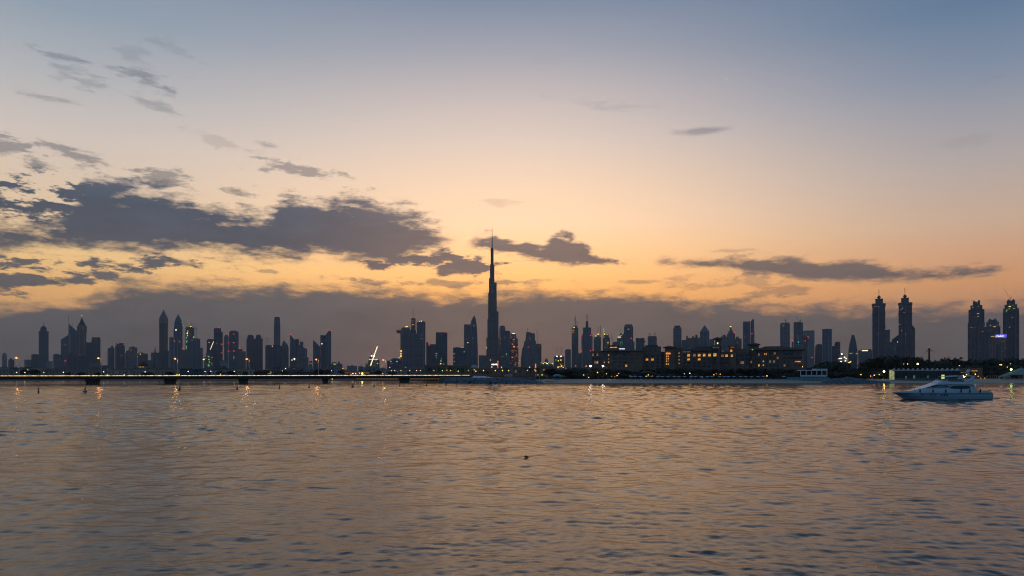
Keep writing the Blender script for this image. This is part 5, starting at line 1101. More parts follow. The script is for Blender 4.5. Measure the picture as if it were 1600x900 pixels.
    wing('low roofed bay in front of the tallest hotel turret', 1112.2, 1125, 542.8, HD - 3, 6, M_BEIGE, [(1110.6, 1126.6, 542.6, 1115, 1121, 539.2, 7.5)], [([1117], [554.8], 4.6, 4.6, {'*': 'a'}, 0), ([1117], [561.8, 567], 4.4, 3.4, {}, 0), ([1119], [547.8], 6, 3.4, {}, 0)], [('strip', 1113.5, 1124, 542.8, 543.6, LM('d'), 'lit_soffit')], courses=(551.3, 558.6))
    wing('hotel block with tall dark blue windows right of the central turret', 1125.2, 1170, 550.6, HD, 8.5, M_BEIGE, [(1127.5, 1139, 550.2, 1131, 1135, 547.6, 8)],
         [([1129, 1135.4], [556, 562, 567], 3.8, 3.4, {(0, 0): 'd', (1, 0): 'a'}, 0), ([1151.2, 1159.6, 1167.2], [556, 561.6, 566.8], 5.0, 4.2, {'*': 'B', (1, 2): 'd'}, 0), ([1142.8], [556, 562, 567], 4, 3.8, {(0, 0): 'o'}, 0), ([1129.6], [549.3], 2.2, 2, {'*': 'd'}, -.1)],
         [('block', 1149, 1170, 545.6, 551, 8, M_BEIGE)] + [('strip', x - .6, x + .6, 551.8, 576, M_BEIGE, 'pilaster') for x in (1132.4, 1139.6, 1147, 1155.4, 1163.4)], courses=(558.8, 564.6))
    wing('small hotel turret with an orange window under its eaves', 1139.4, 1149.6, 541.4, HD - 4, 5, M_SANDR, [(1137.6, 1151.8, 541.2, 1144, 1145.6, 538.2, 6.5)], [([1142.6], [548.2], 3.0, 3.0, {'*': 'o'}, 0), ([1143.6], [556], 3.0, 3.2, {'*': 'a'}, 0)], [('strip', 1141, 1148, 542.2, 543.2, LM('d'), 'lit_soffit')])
    wing('wide low turret with a flared roof where the right hotel wing begins', 1169.6, 1185.6, 539.4, HD + 3, 7, M_SANDR, [(1166.8, 1188, 539.2, 1175.6, 1178.6, 535.2, 9)], [([1175.8], [547.6], 1.9, 3, {'*': 'g'}, 2.2)], [('strip', 1171, 1183, 540.4, 541.2, M_TILE, 'soffit')])
    wing('long right hotel wing with rows of narrow windows and a low hipped roof', 1171.4, 1252.6, 548.2, HD - 5, 9, M_BEIGE, [(1177.5, 1256, 547.8, 1196, 1224, 541, 11)],
         [([1174, 1181, 1186], [554.2, 560.6, 565.6, 571], 2.0, 3.4, {(2, 0): 'd', (2, 3): 'a', (0, 2): 'd'}, 0), ([1193], [564.6, 570.6], 1.8, 2, {'*': 'a'}, 0), ([1198, 1203.6, 1209.6, 1215], [559.6, 565.2, 571.4], 2.4, 3.6, {(2, 1): 'd', (3, 0): 'd', (1, 1): 'd'}, 0), ([1203.6, 1210.5, 1217], [552.6], 2.6, 3, {(1, 0): 'd'}, 0),
          ([1225.6, 1231.2], [559.6, 565.2, 571.2], 2.4, 3.2, {(0, 2): 'd'}, 0), ([1244.8, 1248.2], [553], 1.6, 2.4, {}, 0), ([1242.4, 1248.6], [571], 1.8, 2.2, {}, 0), ([1196.2], [552.8], 4.4, 5.2, {'*': 'x'}, 0), ([1195.2, 1197.6], [553.4], 1.0, 3, {'*': 'o'}, .1)],
         [('strip', 1224, 1238.5, 548.2, 555, M_TEAL if False else F_TEAL, 'glazed_corner'), ('strip', 1230, 1251.5, 558.8, 560.6, M_GLASS, 'loggia'), ('strip', 1241.6, 1249.8, 564.8, 566.2, LM('o'), 'lit_sign_band')] + [('strip', x - .45, x + .45, 550, 575, M_FRAME, 'pilaster') for x in (1190, 1200.8, 1206.6, 1212.4, 1218.4, 1228.4)], courses=(556.6, 568.4))
hotel()

# ------------------------------------------------------------------ mosque, villas and low halls behind the bridge
def villas():
    rnd = random.Random(21); i = 0
    VM = [plain('cream_villa_render', (.50, .38, .28), .85), plain('grey_villa_render', (.42, .36, .31), .85), plain('sandy_villa_render', (.50, .34, .23), .85)]
    spans = [(-14, 14, 579.5), (16, 50, 578), (52, 70, 574.8), (70, 96, 579), (101, 121, 580), (122, 160, 578.5), (163, 205, 578), (207, 243, 577.2), (245, 279, 577.5), (367, 398, 577), (600, 636, 577.6)]
    for a, b, t in spans:
        D = 640 + rnd.uniform(-12, 12)
        n = max(3, int((b - a) / 5)); cols = [a + 2.5 + (b - a - 5) * k / (n - 1) for k in range(n)]
        lit = {(rnd.randrange(n), 0): 'd'} if rnd.random() < .4 else {}
        ex = [('block', a + (b - a) * .3, a + (b - a) * .62, t - 1.2, t, 4, None)] + [('strip', x - .35, x + .35, t + 1, 588, M_FRAME, 'column') for x in cols[::2]]
        wing('sand coloured villa behind the bridge, %s villa from the left' % ordi(i), a, b, t, D, 6, VM[i % 3], [], [([c + 1 for c in cols[:-1]], [581.6, 585.6], 1.2, 1.9, lit, 0)], ex, name='villa', cat='villa', group='villas behind the bridge'); i += 1
    wing('long dark glass hall with a thin roof behind the bridge, right of the second lamp', 281.5, 317, 577.4, 630, 6, F_TEAL, [], [], [('strip', 281, 317.6, 576.6, 577.4, M_STEEL, 'roof_edge'), ('block', 300, 310, 575.2, 577.4, 3, M_GREYW)], name='glass_hall', cat='building')
    wing('white gabled villa with three pale bays behind the bridge', 330, 366, 579.2, 625, 6, plain('off_white_render', (.5, .5, .52), .8), [(342, 357, 577, 347, 352, 573.5, 5)], [([334, 338, 342, 346.5, 351, 355, 359.5, 363], [582.5], 1.4, 2.2, {}, 0)], [('block', 343, 356, 577, 579.2, 4, None)], name='villa', cat='villa')
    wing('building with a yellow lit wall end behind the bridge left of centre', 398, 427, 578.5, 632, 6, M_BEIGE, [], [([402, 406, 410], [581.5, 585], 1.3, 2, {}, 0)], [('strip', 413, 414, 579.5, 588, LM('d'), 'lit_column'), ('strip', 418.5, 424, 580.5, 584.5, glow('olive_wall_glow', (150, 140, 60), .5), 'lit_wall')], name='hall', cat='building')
    wing('dark flat roofed pavilion with a long canopy behind the bridge', 428, 466, 580.4, 628, 6, M_ROOFD, [], [([433, 438, 443, 450, 456, 461], [584], 3.4, 2.6, {}, 0)], [('strip', 427, 467, 578.6, 579.6, M_CONC, 'canopy')], name='pavilion', cat='building')
    wing('dark flat hall behind the bridge, just right of the long canopy', 468, 500, 581, 632, 6, M_ROOFD, [], [([473, 479, 485, 491], [584.4], 3.6, 2.2, {}, 0)], [('block', 474, 482, 577.8, 581, 3, M_GREYW)], name='hall', cat='building')
    wing('low restaurant with a warm lit awning behind the bridge', 538, 578, 582, 620, 5, M_BEIGE, [(536, 580, 581.4, 545, 571, 579.6, 7)], [([544, 549, 556, 562, 568, 573], [585.4], 2.4, 2, {(1, 0): 'a', (4, 0): 'a', (2, 0): 'd'}, 0)], [('strip', 539, 577, 582.2, 583, glow('awning_glow', (190, 110, 60), .35), 'awning')], name='restaurant', cat='restaurant')
    wing('beige temple like hall with big dark openings behind the right end of the bridge', 664, 742, 572, 560, 7, plain('brown_render', (.19, .145, .115), .85), [], [([671.8], [577.2], 5.6, 6.4, {}, 0), ([687, 691], [577.6], 4.4, 5.6, {}, 0), ([703.2], [576.8], 5.8, 5.6, {}, 0), ([716, 722.6], [578.4], 4.4, 7, {}, 0), ([729, 736], [577.4], 2, 5, {}, 0)],
         [('block', 664, 675, 570.2, 572, 6, None), ('block', 680, 706, 570.6, 572, 6, None)] + [('strip', x - .8, x + .8, 573, 587, M_SANDR, 'column') for x in (667, 677, 682, 697, 708.5, 711.5, 726.5)], name='hall', cat='building')
    r = wing('small mosque with an arcade of arched openings above the breakwater', 735, 788, 577, 520, 6, M_SANDR, [], [([738.6, 744, 749.6, 753.4, 757.4, 761], [581.6], 2.2, 4, {}, 0), ([763.6, 767.6], [582], 2.4, 3.6, {}, 0)], [('block', 744, 786, 575.4, 577, 4, None)], name='mosque', cat='mosque', base=2.2)
    s = 520 / F; obj('dome', MB().loft([(0, 0, 0, 2.6, 2.6), (1.2, 0, 0, 2.3, 2.3), (2.1, 0, 0, 1.4, 1.4), (2.6, 0, 0, .2, .2)], RND), M_CANVAS, r, True, loc=((741 - 761.5) * s, 0, EYE + (HY - 575.5) * s - 2.2))
    def minaret(label, px, D, top, yb, w, m, lit=None):
        s_ = D / F; z = lambda y: EYE + (HY - y) * s_ - GZ
        q = thing('minaret', label, 'minaret', ((px - 800) * s_, D, GZ)); w *= s_
        h = z(top); obj('shaft', MB().loft([(0, 0, 0, w, w), (h * .55, 0, 0, w * .8, w * .8), (h * .55 + .1, 0, 0, w * 1.25, w * 1.25), (h * .59, 0, 0, w * 1.25, w * 1.25), (h * .6, 0, 0, w * .62, w * .62), (h * .8, 0, 0, w * .55, w * .55)], RND), m, q)
        obj('balcony', MB().loft([(h * .78, 0, 0, w * .9, w * .9), (h * .81, 0, 0, w * .9, w * .9)], RND), m, q)
        obj('finial', MB().loft([(h * .81, 0, 0, w * .5, w * .5), (h * .9, 0, 0, w * .42, w * .42), (h, 0, 0, .05, .05)], RND), m, q)
        if lit: obj('flood_glow_panel', MB().box(-w * 1.1, w * .5, -w * 1.3, -w * 1.15, h * .42, h * .76), lit, q)  # orange floodlight on the shaft, put in as a glowing panel
        return q
    minaret('tall thin minaret left of the second bridge lamp', 242.3, 1500, 541, 577, 1.7, F_BROWN)
    minaret('short minaret washed in orange light above the breakwater', 778.2, 560, 555.5, 580, .95, plain('dark_brown_stone', (.12, .07, .05), .8), glow('orange_flood_glow', (255, 130, 50), .8))
    D = 1480; s = D / F
    r = thing('mosque', 'domed mosque with small lit windows below the minaret', 'mosque', ((224.5 - 800) * s, D, GZ))
    z = lambda y: EYE + (HY - y) * s - GZ
    obj('hall', MB().box(-13 * s, 14 * s, -8 * s, 8 * s, 0, z(575)), F_BROWN, r); obj('drum', MB().loft([(z(575.2), 0, 0, 7 * s, 7 * s), (z(572), 0, 0, 7 * s, 7 * s)], RND), F_BROWN, r)
    obj('dome', MB().loft([(z(572), 0, 0, 6.4 * s, 6.4 * s), (z(569), 0, 0, 6 * s, 6 * s), (z(566.6), 0, 0, 4.2 * s, 4.2 * s), (z(565), 0, 0, 1.8 * s, 1.8 * s), (z(564), 0, 0, .1 * s, .1 * s)], RND), M_TILE, r, True)
    for x in (-3.4, -1, 1.4, 3.8): link('lit_window', MB().box(-.6 * s, .6 * s, -.2, .2, -.5 * s, .5 * s).mesh('lit_panel', LM('a')), r, (x * s, -7.05 * s, z(573.4)))
    wing('plain beige block behind the quay palms', 801, 835, 574.4, 520, 6, M_SANDR, [], [([806, 812.4, 829], [580.4], 1.8, 4, {(0, 0): 'd'}, 0)], [('block', 801, 812, 573.4, 574.4, 5, None)], name='building', cat='building', base=2.2)
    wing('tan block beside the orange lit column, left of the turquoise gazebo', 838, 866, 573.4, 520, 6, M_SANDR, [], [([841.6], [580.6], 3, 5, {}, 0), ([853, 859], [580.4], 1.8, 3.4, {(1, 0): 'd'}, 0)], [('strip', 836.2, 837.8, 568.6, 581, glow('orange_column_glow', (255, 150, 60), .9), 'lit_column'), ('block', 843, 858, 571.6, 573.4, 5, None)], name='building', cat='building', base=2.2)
    # quay sign of glowing white marks, unreadable in the photograph
    s = 530 / F; mb = MB(); rnd = random.Random(3); x = 768.2
    while x < 777:
        w = rnd.uniform(.7, 1.3); y = rnd.uniform(-.4, .4); mb.box((x - 800) * s, (x + w * .75 - 800) * s, 529.9, 530.1, EYE + (HY - 570.4 - y) * s, EYE + (HY - 568.6 - y) * s); x += w
    mb2 = MB().box((769 - 800) * s, (769.3 - 800) * s, 530.1, 530.3, 2, EYE + (HY - 570) * s).box((776 - 800) * s, (776.3 - 800) * s, 530.1, 530.3, 2, EYE + (HY - 570) * s)
    r = thing('roof_sign', 'row of bright white sign letters beside the orange minaret', 'sign', ((772 - 800) * s, 530, 2))
    for n_, m_, mt in (('letters', mb, LM('w')), ('sign_posts', mb2, M_STEEL)):
        o = obj(n_, m_, mt, r); o.matrix_parent_inverse = Matrix.Translation(-r.location)
    # long low hedge and promenade walls
    h = MB().box(-12, 60, 480, 483, 2.0, 3.9); o = obj('hedge', h, M_LEAF); tag(o, 'long dark clipped hedge along the quay and the start of the beach', 'hedge')
    w_ = thing('promenade_wall', 'low promenade wall with amber lights seen under the right end of the bridge', 'wall', (-80, 562, 0))
    obj('wall', MB().box(-50, 26, 0, 1, -.5, 2.2), M_SANDR, w_)
    for i in range(30):
        x = -47 + i * 2.45; link('wall_light', MB().box(-.62, .62, -.12, .0, -.16, .16).mesh('lit_panel', glow('wall_light_glow', (230, 170, 110), .55)), w_, (x, 0, 1.55))
villas()

# ------------------------------------------------------------------ beach huts, pavilion, tents
def huts():
    D = 452; s = D / F
    r = thing('beach_cabin', 'white open fronted beach cabin with five dark bays', 'cabin', ((1269 - 800) * s, D, 2.2))
    lx = lambda px: (px - 1269) * s; lz = lambda py: EYE + (HY - py) * s - 2.2
    obj('roof', MB().box(lx(1248), lx(1290), -2.6, 2.6, lz(579.4), lz(578)).box(lx(1271.5), lx(1290.1), -2.7, 2.7, lz(578), lz(576.2)), M_WHITE, r)
    for x in (1248.6, 1257.4, 1265.6, 1273.6, 1281.6, 1289.4): obj('post', MB().box(lx(x) - .22, lx(x) + .22, -2.5, -2.1, lz(588), lz(579.4)), M_WHITE, r)
    obj('back_wall', MB().box(lx(1248.2), lx(1289.8), 1.8, 2.1, -.3, lz(579.4)), M_BLACK, r); obj('counter', MB().box(lx(1249), lx(1289), -2.3, -1.9, lz(588.5), lz(586)), M_WHITE, r)
    f = thing('beach_fence', 'turquoise panel fence in front of the white cabin', 'fence', ((1263 - 800) * 448 / F, 448, 1.6))
    for i in range(9):
        x = (1230 + i * 7.4 - 1263) * 448 / F; obj('panel', MB().box(x, x + 2.9, -.05, .05, .2, 2.0), M_TEAL, f); obj('post', MB().box(x - .1, x, -.08, .08, -.3, 2.15), M_BLUEP, f)
    def gazebo(label, px0, px1, ye, yp, D, m, mr, base, lit=None):
        s = D / F; xc = (px0 + px1) / 2; h = (px1 - px0) / 2 * s
        g = thing('gazebo', label, 'gazebo', ((xc - 800) * s, D, base)); z = lambda y: EYE + (HY - y) * s - base
        obj('roof', MB().loft([(z(ye), 0, 0, h, h), (z(ye) + .15, 0, 0, h, h), (z(yp), 0, 0, .15, .15)], RECT), mr, g)
        for a in (-1, 1):
            for b in (-1, 1): obj('post', MB().box(a * h * .85 - .1, a * h * .85 + .1, b * h * .85 - .1, b * h * .85 + .1, -.3, z(ye)), m, g)
        obj('bench', MB().box(-h * .6, h * .6, h * .4, h * .6, -.2, .9), m, g)
        if lit: obj('lantern', MB().ball((0, -h * .5, z(ye) - 1.4), .3, 8, 5), lit, g)
    gazebo('turquoise gazebo with a pyramid roof on the sand left of the hotel', 864, 878, 587, 584.2, 462, M_TEAL, M_TEAL, 1.9)
    gazebo('dark roofed garden gazebo with a warm lantern before the plain hotel block', 1003, 1021, 582.6, 579, 474, M_TRUNK, M_TILE, 2.3, LM('y'))
    # glass pavilion with a folded roof
    D = 456; s = D / F; xc = 1446
    r = thing('pavilion', 'long glass beach pavilion with a folded pale roof behind the yacht', 'pavilion', ((xc - 800) * s, D, 1.6), -.50)
    lx = lambda px: (px - xc) * s * .86; lz = lambda py: EYE + (HY - py) * s - 1.6
    obj('glass_wall', MB().box(lx(1397), lx(1499), -3.8, 5, -.4, lz(579.3)), facade('pavilion_glass', G(.012, .02, .028), G(.06, .08, .1), pu=1.0, pv=5.5, fu=.14, fv=.03, rough=.08), r)
    fr = MB(); n = 14
    for k in range(n):      # folded plate roof
        a = lx(1393 + k * 7.6); b = lx(1393 + (k + 1) * 7.6); m_ = (a + b) / 2; z0, z1 = lz(579.8), lz(576)
        fr.add([(a, -5.4, z0), (m_, -4.2, z1), (b, -5.4, z0), (a, 6, z0 + .6), (m_, 5, z1 + .5), (b, 6, z0 + .6)], [(0, 1, 4, 3), (1, 2, 5, 4), (0, 2, 1), (3, 4, 5), (0, 3, 5, 2)])
    obj('folded_roof', fr, plain('grey_membrane', (.26, .32, .34), .7), r)
    obj('lit_end_room', MB().box(lx(1388.8), lx(1396.8), -3.6, 4, lz(594), lz(578.6)), glow('pale_green_room_glow', (190, 190, 110), .55), r)
    obj('end_frame', MB().box(lx(1388.2), lx(1388.8), -3.9, 4.2, -.2, lz(578)).box(lx(1396.4), lx(1397), -4, 4.2, -.2, lz(578)).box(lx(1388.2), lx(1397), -3.9, 4.2, lz(578.6), lz(577.6)).box(lx(1392.2), lx(1392.7), -3.75, -3.6, 0, lz(578.6)), M_WHITE, r)
    for x0, x1, y0, y1, c in ((1414, 1416.5, 588, 592, 'd'), (1426.5, 1429.5, 586.5, 591.5, 'g'), (1448, 1451, 587, 590, 'd'), (1470, 1474.8, 585.6, 592, 'n')):
        obj('lit_door', MB().box(lx(x0), lx(x1), -3.9, -3.7, lz(y1), lz(y0)), glow('pavilion_door_glow_' + c, {'d': (140, 130, 70), 'g': (110, 160, 60), 'n': (215, 225, 130)}[c], .25 if c != 'n' else .8), r)
    obj('deck', MB().box(lx(1386), lx(1502), -12, -3.9, -1.6, .35), M_GREYW, r)
    ra = MB()
    for k in range(40): ra.box(lx(1388) + k * 1.25, lx(1388) + k * 1.25 + .06, -11.9, -11.84, .35, 1.25)
    ra.box(lx(1388), lx(1501), -11.9, -11.82, 1.2, 1.27).box(lx(1388), lx(1501), -11.9, -11.84, .75, .79); obj('railing', ra, M_BLUEP, r)
    wing('low tan building with warm lights behind the right end of the pavilion', 1499, 1535, 576, 520, 5, M_BEIGE, [], [([1503, 1509, 1515, 1521, 1527], [583], 3, 2.6, {(0, 0): 'a', (1, 0): 'd', (3, 0): 'a'}, 0)], [('strip', 1518, 1527, 579, 580, LM('a'), 'lit_band')], name='restaurant', cat='restaurant')
    # white tents
    def tent(label, px, ye, yp, hw, D, base):
        s = D / F; g = thing('tent', label, 'tent', ((px - 800) * s, D, base)); z = lambda y: EYE + (HY - y) * s - base; h = hw * s; rs = []
        for t in (0, .15, .4, .7, 1):
            q = h * (1 - t) ** .8 + .12; zz = z(ye) + (z(yp) - z(ye)) * (t * .55 + .45 * t * t)
            rs.append([(q * math.cos(6.283 * i / 12), q * math.sin(6.283 * i / 12), zz) for i in range(12)])
        obj('canopy', MB().rings(rs, False, True), plain('tent_canvas', (.25, .3, .26), .8), g)
        obj('valance', MB().rings([[(h * 1.01 * math.cos(6.283 * i / 12), h * 1.01 * math.sin(6.283 * i / 12), zz) for i in range(12)] for zz in (z(ye) - .5, z(ye) + .02)], False, False), plain('tent_canvas', (.25, .3, .26), .8), g)
        for i in range(0, 12, 2): obj('pole', MB().tube((h * .96 * math.cos(6.283 * i / 12), h * .96 * math.sin(6.283 * i / 12), -.3), (h * .96 * math.cos(6.283 * i / 12), h * .96 * math.sin(6.283 * i / 12), z(ye)), .14), M_WHITE, g)
        obj('peak_finial', MB().tube((0, 0, z(yp)), (0, 0, z(yp) + .9), .1), M_WHITE, g)
    tent('large pale conical tent at the far right edge of the beach', 1595.5, 585, 574.6, 23, 472, 1.9)
    tent('small low tent left of the large pale tent', 1569, 588, 585, 8, 466, 1.9)
    # tower mast dressed up as a palm
    D = 560; s = D / F
    r = thing('mast_palm', 'tall straight mast dressed as a palm with a red light on top', 'mast', ((1451.8 - 800) * s, D, GZ)); z = lambda y: EYE + (HY - y) * s - GZ
    obj('trunk', MB().tube((0, 0, -.3), (0, 0, z(543.5)), .85, .55, 10), M_TRUNK, r); mb = MB()
    for i in range(22):
        a = i * 2.39996; p = Vector((0, 0, z(546.5 if i % 2 else 548.5))); d = Vector((math.cos(a), math.sin(a), .45 if i % 3 else 0)).normalized()
        for k in range(5):
            q = p + d * .85; sd_ = d.cross(Vector((0, 0, 1))).normalized() * (.42 - k * .05); mb.add([p - sd_, q - sd_ * .9, q + sd_ * .9, p + sd_], [(0, 1, 2, 3)]); p = q; d = (d + Vector((0, 0, -.13))).normalized()
    obj('fronds', mb, M_PALM, r); obj('beacon', MB().ball((0, 0, z(542.4)), .5, 8, 5), LM('r'), r)
    # parasols, loungers, small craft on the sand
    def parasol(open_):
        r = thing('parasol', '', 'parasol', (0, 0, 0)); obj('pole', MB().tube((0, 0, -.2), (0, 0, 2.5), .04), M_WHITE, r)
        if open_: obj('canopy', MB().rings([[(q * math.cos(6.283 * i / 8), q * math.sin(6.283 * i / 8), z_) for i in range(8)] for q, z_ in ((1.5, 2.1), (1.42, 2.2), (.05, 2.65))], False, True), M_BLUEP, r)
        else: obj('folded_canopy', MB().loft([(1.0, 0, 0, .16, .16), (1.6, 0, 0, .2, .2), (2.6, 0, 0, .05, .05)], RND), M_BLUEP, r)
        return r
    def lounger():
        r = thing('sun_lounger', '', 'sun lounger', (0, 0, 0)); obj('frame', MB().box(-.33, .33, -.95, .6, .26, .32), M_WHITE, r)
        obj('backrest', MB().add([(-.33, .6, .3), (.33, .6, .3), (.33, 1.05, .85), (-.33, 1.05, .85), (-.33, .6, .36), (.33, .6, .36), (.33, 1.0, .9), (-.33, 1.0, .9)], [(0, 3, 2, 1), (4, 5, 6, 7), (0, 1, 5, 4), (1, 2, 6, 5), (2, 3, 7, 6), (3, 0, 4, 7)]), M_TEAL, r)
        obj('mattress', MB().box(-.3, .3, -.92, .58, .32, .4), M_TEAL, r)
        for x in (-.28, .28):
            for y in (-.85, .5): obj('leg', MB().box(x - .03, x + .03, y - .03, y + .03, -.1, .26), M_WHITE, r)
        return r
    rnd = random.Random(77); pp = parasol(True)
    for i in range(26):
        r = pp if i == 0 else copy_tree(pp); px = 985 + i * 8.6 + rnd.uniform(-2, 2) if i < 25 else 1225; D = 428 + rnd.uniform(30, 38)
        r.location = ((px - 800) / F * D, D, 1.75); r['label'] = 'pale blue open parasol on the hotel beach, %s from the left' % ordi(i); r['group'] = 'parasols on the hotel beach'
    pf = parasol(False)
    for i, px in enumerate((843, 854.6, 1079, 1363)):
        r = pf if i == 0 else copy_tree(pf); r.location = ((px - 800) / F * 458, 458, 1.8); r['label'] = 'folded pale parasol standing on the beach, %s folded one from the left' % ordi(i); r['group'] = 'folded parasols'
    pl = lounger()
    for i in range(60):
        r = pl if i == 0 else copy_tree(pl); px = 968 + i * 4.45 + rnd.uniform(-.8, .8); D = 428 + rnd.uniform(18, 27)
        r.location = ((px - 800) / F * D, D, 1.25 + (D - 448) * .045 + .05); r.rotation_euler.z = rnd.uniform(-.3, .3) + 3.14; r['label'] = 'small turquoise sun lounger on the hotel beach, %s from the left' % ordi(i); r['group'] = 'sun loungers on the hotel beach'
    def craft(label, px, py, D, L_, m, rz=.2):
        z = {0: 0}; r = thing('beached_boat', label, 'small boat', ((px - 800) / F * D, D, EYE + (HY - py) * D / F), rz)
        obj('hull', MB().rings([[(x, w * math.cos(a), .35 + h * math.sin(a)) for a in [math.pi + math.pi * i / 6 for i in range(7)]] for x, w, h in ((-L_ / 2, .5, .3), (-L_ / 4, .75, .4), (L_ / 5, .7, .4), (L_ / 2 * .85, .3, .25), (L_ / 2, .04, .05))]), m, r)
        obj('deck', MB().box(-L_ * .42, L_ * .25, -.5, .5, .34, .46), M_WHITE, r); obj('thwart', MB().box(-.2, .1, -.6, .6, .42, .56), m, r)
    craft('small orange kayak pulled up on the quay corner', 801, 593.6, 440, 5.5, plain('orange_hull', (.5, .2, .06), .5)); craft('white dinghy at the water edge by the quay', 818, 596, 432, 7, M_WHITE, .1)
    craft('red kayak lying on the sand left of the turquoise gazebo', 842, 593.8, 445, 6.5, M_RED); craft('pale blue dinghy at the water edge below the turquoise gazebo', 862, 596.6, 431, 8, M_BLUEP, -.1); craft('dark skiff at the water edge between two dinghies', 836, 597, 429.5, 8, M_STEEL, .05)
huts()

# ------------------------------------------------------------------ lamps along the shore
LAMPM = {}
def lampmat(c):
    n, col, _ = LC[c]
    return glow('post_' + n, col, {'W': 30, 'Y': 22, 'N': 22, 'G': 5}.get(c, 4 if c not in 'da' else 1.5))
def lamps():
    L_ = [(26, 582, 'w'), (39, 582, 'p'), (43.5, 577.8, 'y'), (38, 587, 'w'), (68.5, 582, 'n'), (99, 581.6, 'w'), (162, 581, 'w'), (167.5, 586, 'y'), (194, 586, 'w'), (218.5, 585.6, 'y'), (226.8, 581, 'w'), (276.6, 585, 'y'), (280, 585, 'y'), (294, 580.3, 'w'),
          (320.4, 580.4, 'y'), (329.5, 580, 'w'), (344.6, 584.8, 'y'), (366, 580.2, 'w'), (446.2, 575.8, 'w'), (441, 579.8, 'w'), (518, 579.2, 'w'), (535.6, 575.8, 'o'), (551.4, 583.8, 'w'), (555.6, 583.6, 'y'), (561.8, 583, 'y'), (566, 583.6, 'Y'),
          (598, 583.4, 'o'), (609, 574, 'o'), (611.8, 579, 'y'), (616.8, 579, 'p'), (626.5, 579, 'y'), (634, 574, 'd'), (640.4, 579, 'y'), (651, 579, 'p'), (657, 579, 'y'), (664.8, 579.2, 'y'), (678, 579, 'y'), (691.2, 579.2, 'g'), (698.4, 578.6, 'p'), (704.2, 579, 'y'),
          (716, 580, 'g'), (731.8, 578.6, 'g'), (741, 578, 'y'), (743.6, 580, 'y'), (755.4, 579, 'y'), (768.4, 573.4, 'p'), (783.6, 573.8, 'o'), (785, 579, 'y'), (774, 579, 'y'), (794.8, 579, 'y'), (827.4, 573.8, 'o'), (824, 578.6, 'n'), (835.2, 578, 'y'), (850, 578, 'o'),
          (840.2, 585.8, 'y'), (847, 585.8, 'g'), (864.4, 578.2, 'r'), (899.4, 571.6, 'a'), (915.8, 572, 'o'), (922.8, 572, 'W'), (942.2, 572, 'W'), (912, 586, 'y'), (933.6, 582, 'y'), (947.6, 584, 'd'), (920, 589.6, 'y'), (955.6, 588, 'a'), (960.6, 588.6, 'a'), (964.2, 586.8, 'o'), (966.8, 583.6, 'd'),
          (984.6, 587, 'a'), (992, 586.4, 'o'), (1009.6, 588, 'y'), (1019.4, 586.4, 'o'), (1029, 587, 'd'), (1054, 587.4, 'd'), (1069.2, 584, 'd'), (1077.8, 583.2, 'y'), (1080, 587.4, 'y'), (1087.6, 589.6, 'd'), (1097.4, 589, 'a'), (1108, 588, 'd'), (1115.4, 585.6, 'o'), (1119.6, 583.6, 'y'),
          (1122.2, 585, 'a'), (1125.4, 584.8, 'o'), (1123.4, 589, 'o'), (1198.4, 587.4, 'y'), (1254, 573, 'y'), (1345.2, 585.4, 'y'), (1360.4, 587.6, 'o'), (1366, 586.2, 'p'), (1369, 584.8, 'g'), (1373.8, 585.4, 'y'), (1381.3, 580.4, 'Y'), (1412, 568.8, 'a'), (1418, 568.8, 'y'),
          (1434, 568.6, 'Y'), (1499, 571.4, 'o'), (1502.2, 590.4, 'y'), (1505.2, 586.6, 'y'), (1506.6, 588.2, 'Y'), (1510, 585.2, 'y'), (1524, 584.8, 'y'), (1528.4, 588, 'o'), (1532.4, 590.8, 'd'), (1538.8, 590.8, 'a'), (1562.6, 570, 'y'), (1565, 570, 'y'), (1579, 568.4, 'd'), (1574, 573.6, 'o'), (1580, 577.4, 'N'), (1576.8, 585.6, 'y')]
    quay = [(519, 592.2, 'y'), (567.4, 592.2, 'y'), (580.4, 592.2, 'y'), (652, 592.2, 'a'), (677.4, 592.2, 'a'), (689.4, 592.2, 'y'), (698.6, 592.2, 'a')]
    for i, (x, y, c) in enumerate(L_ + quay):
        q = i >= len(L_)
        D = 563 if q else (608 if x < 600 else (552 if x < 735 else (505 if x < 905 else (474 if y > 575 else 505))))
        if c in 'WYN' and x > 900: D = 470 if x < 1300 else 473
        if 1405 < x < 1500: D = 520
        if x > 1500: D = 478 if y > 575 else 505
        s = D / F; z = EYE + (HY - y) * s; base = 1.2 if q else min(GZ, z - .4) if z > 1 else z - .6
        r = thing('lamp_post', '', 'lamp', ((x - 800) * s, D, base))
        rad = .6 if c in 'WYN' else .3
        o = obj('lantern', MB().ball((0, 0, z - base), rad, 8, 5), lampmat(c), r)
        obj('pole', MB().tube((0, .0, -.4), (0, 0, max(.1, z - base - rad * .8)), .07, .05, 5), M_STEEL, r)
        col = {'w': 'white', 'p': 'pinkish', 'y': 'yellow', 'n': 'pale green', 'o': 'orange', 'Y': 'very bright yellow', 'd': 'dim orange', 'g': 'green', 'r': 'red', 'a': 'amber', 'W': 'very bright white', 'N': 'very bright greenish'}[c]
        r['label'] = '%s lamp %s, %s shore lamp from the left' % (col, 'seen under the bridge' if q else ('behind the bridge' if x < 735 else ('by the quay' if x < 900 else ('in the hotel garden' if x < 1260 else 'near the beach pavilion'))), ordi(sorted(a[0] for a in L_ + quay).index(x)) if i < 99 or True else '')
        r['group'] = 'small lamps along the shore'
lamps()

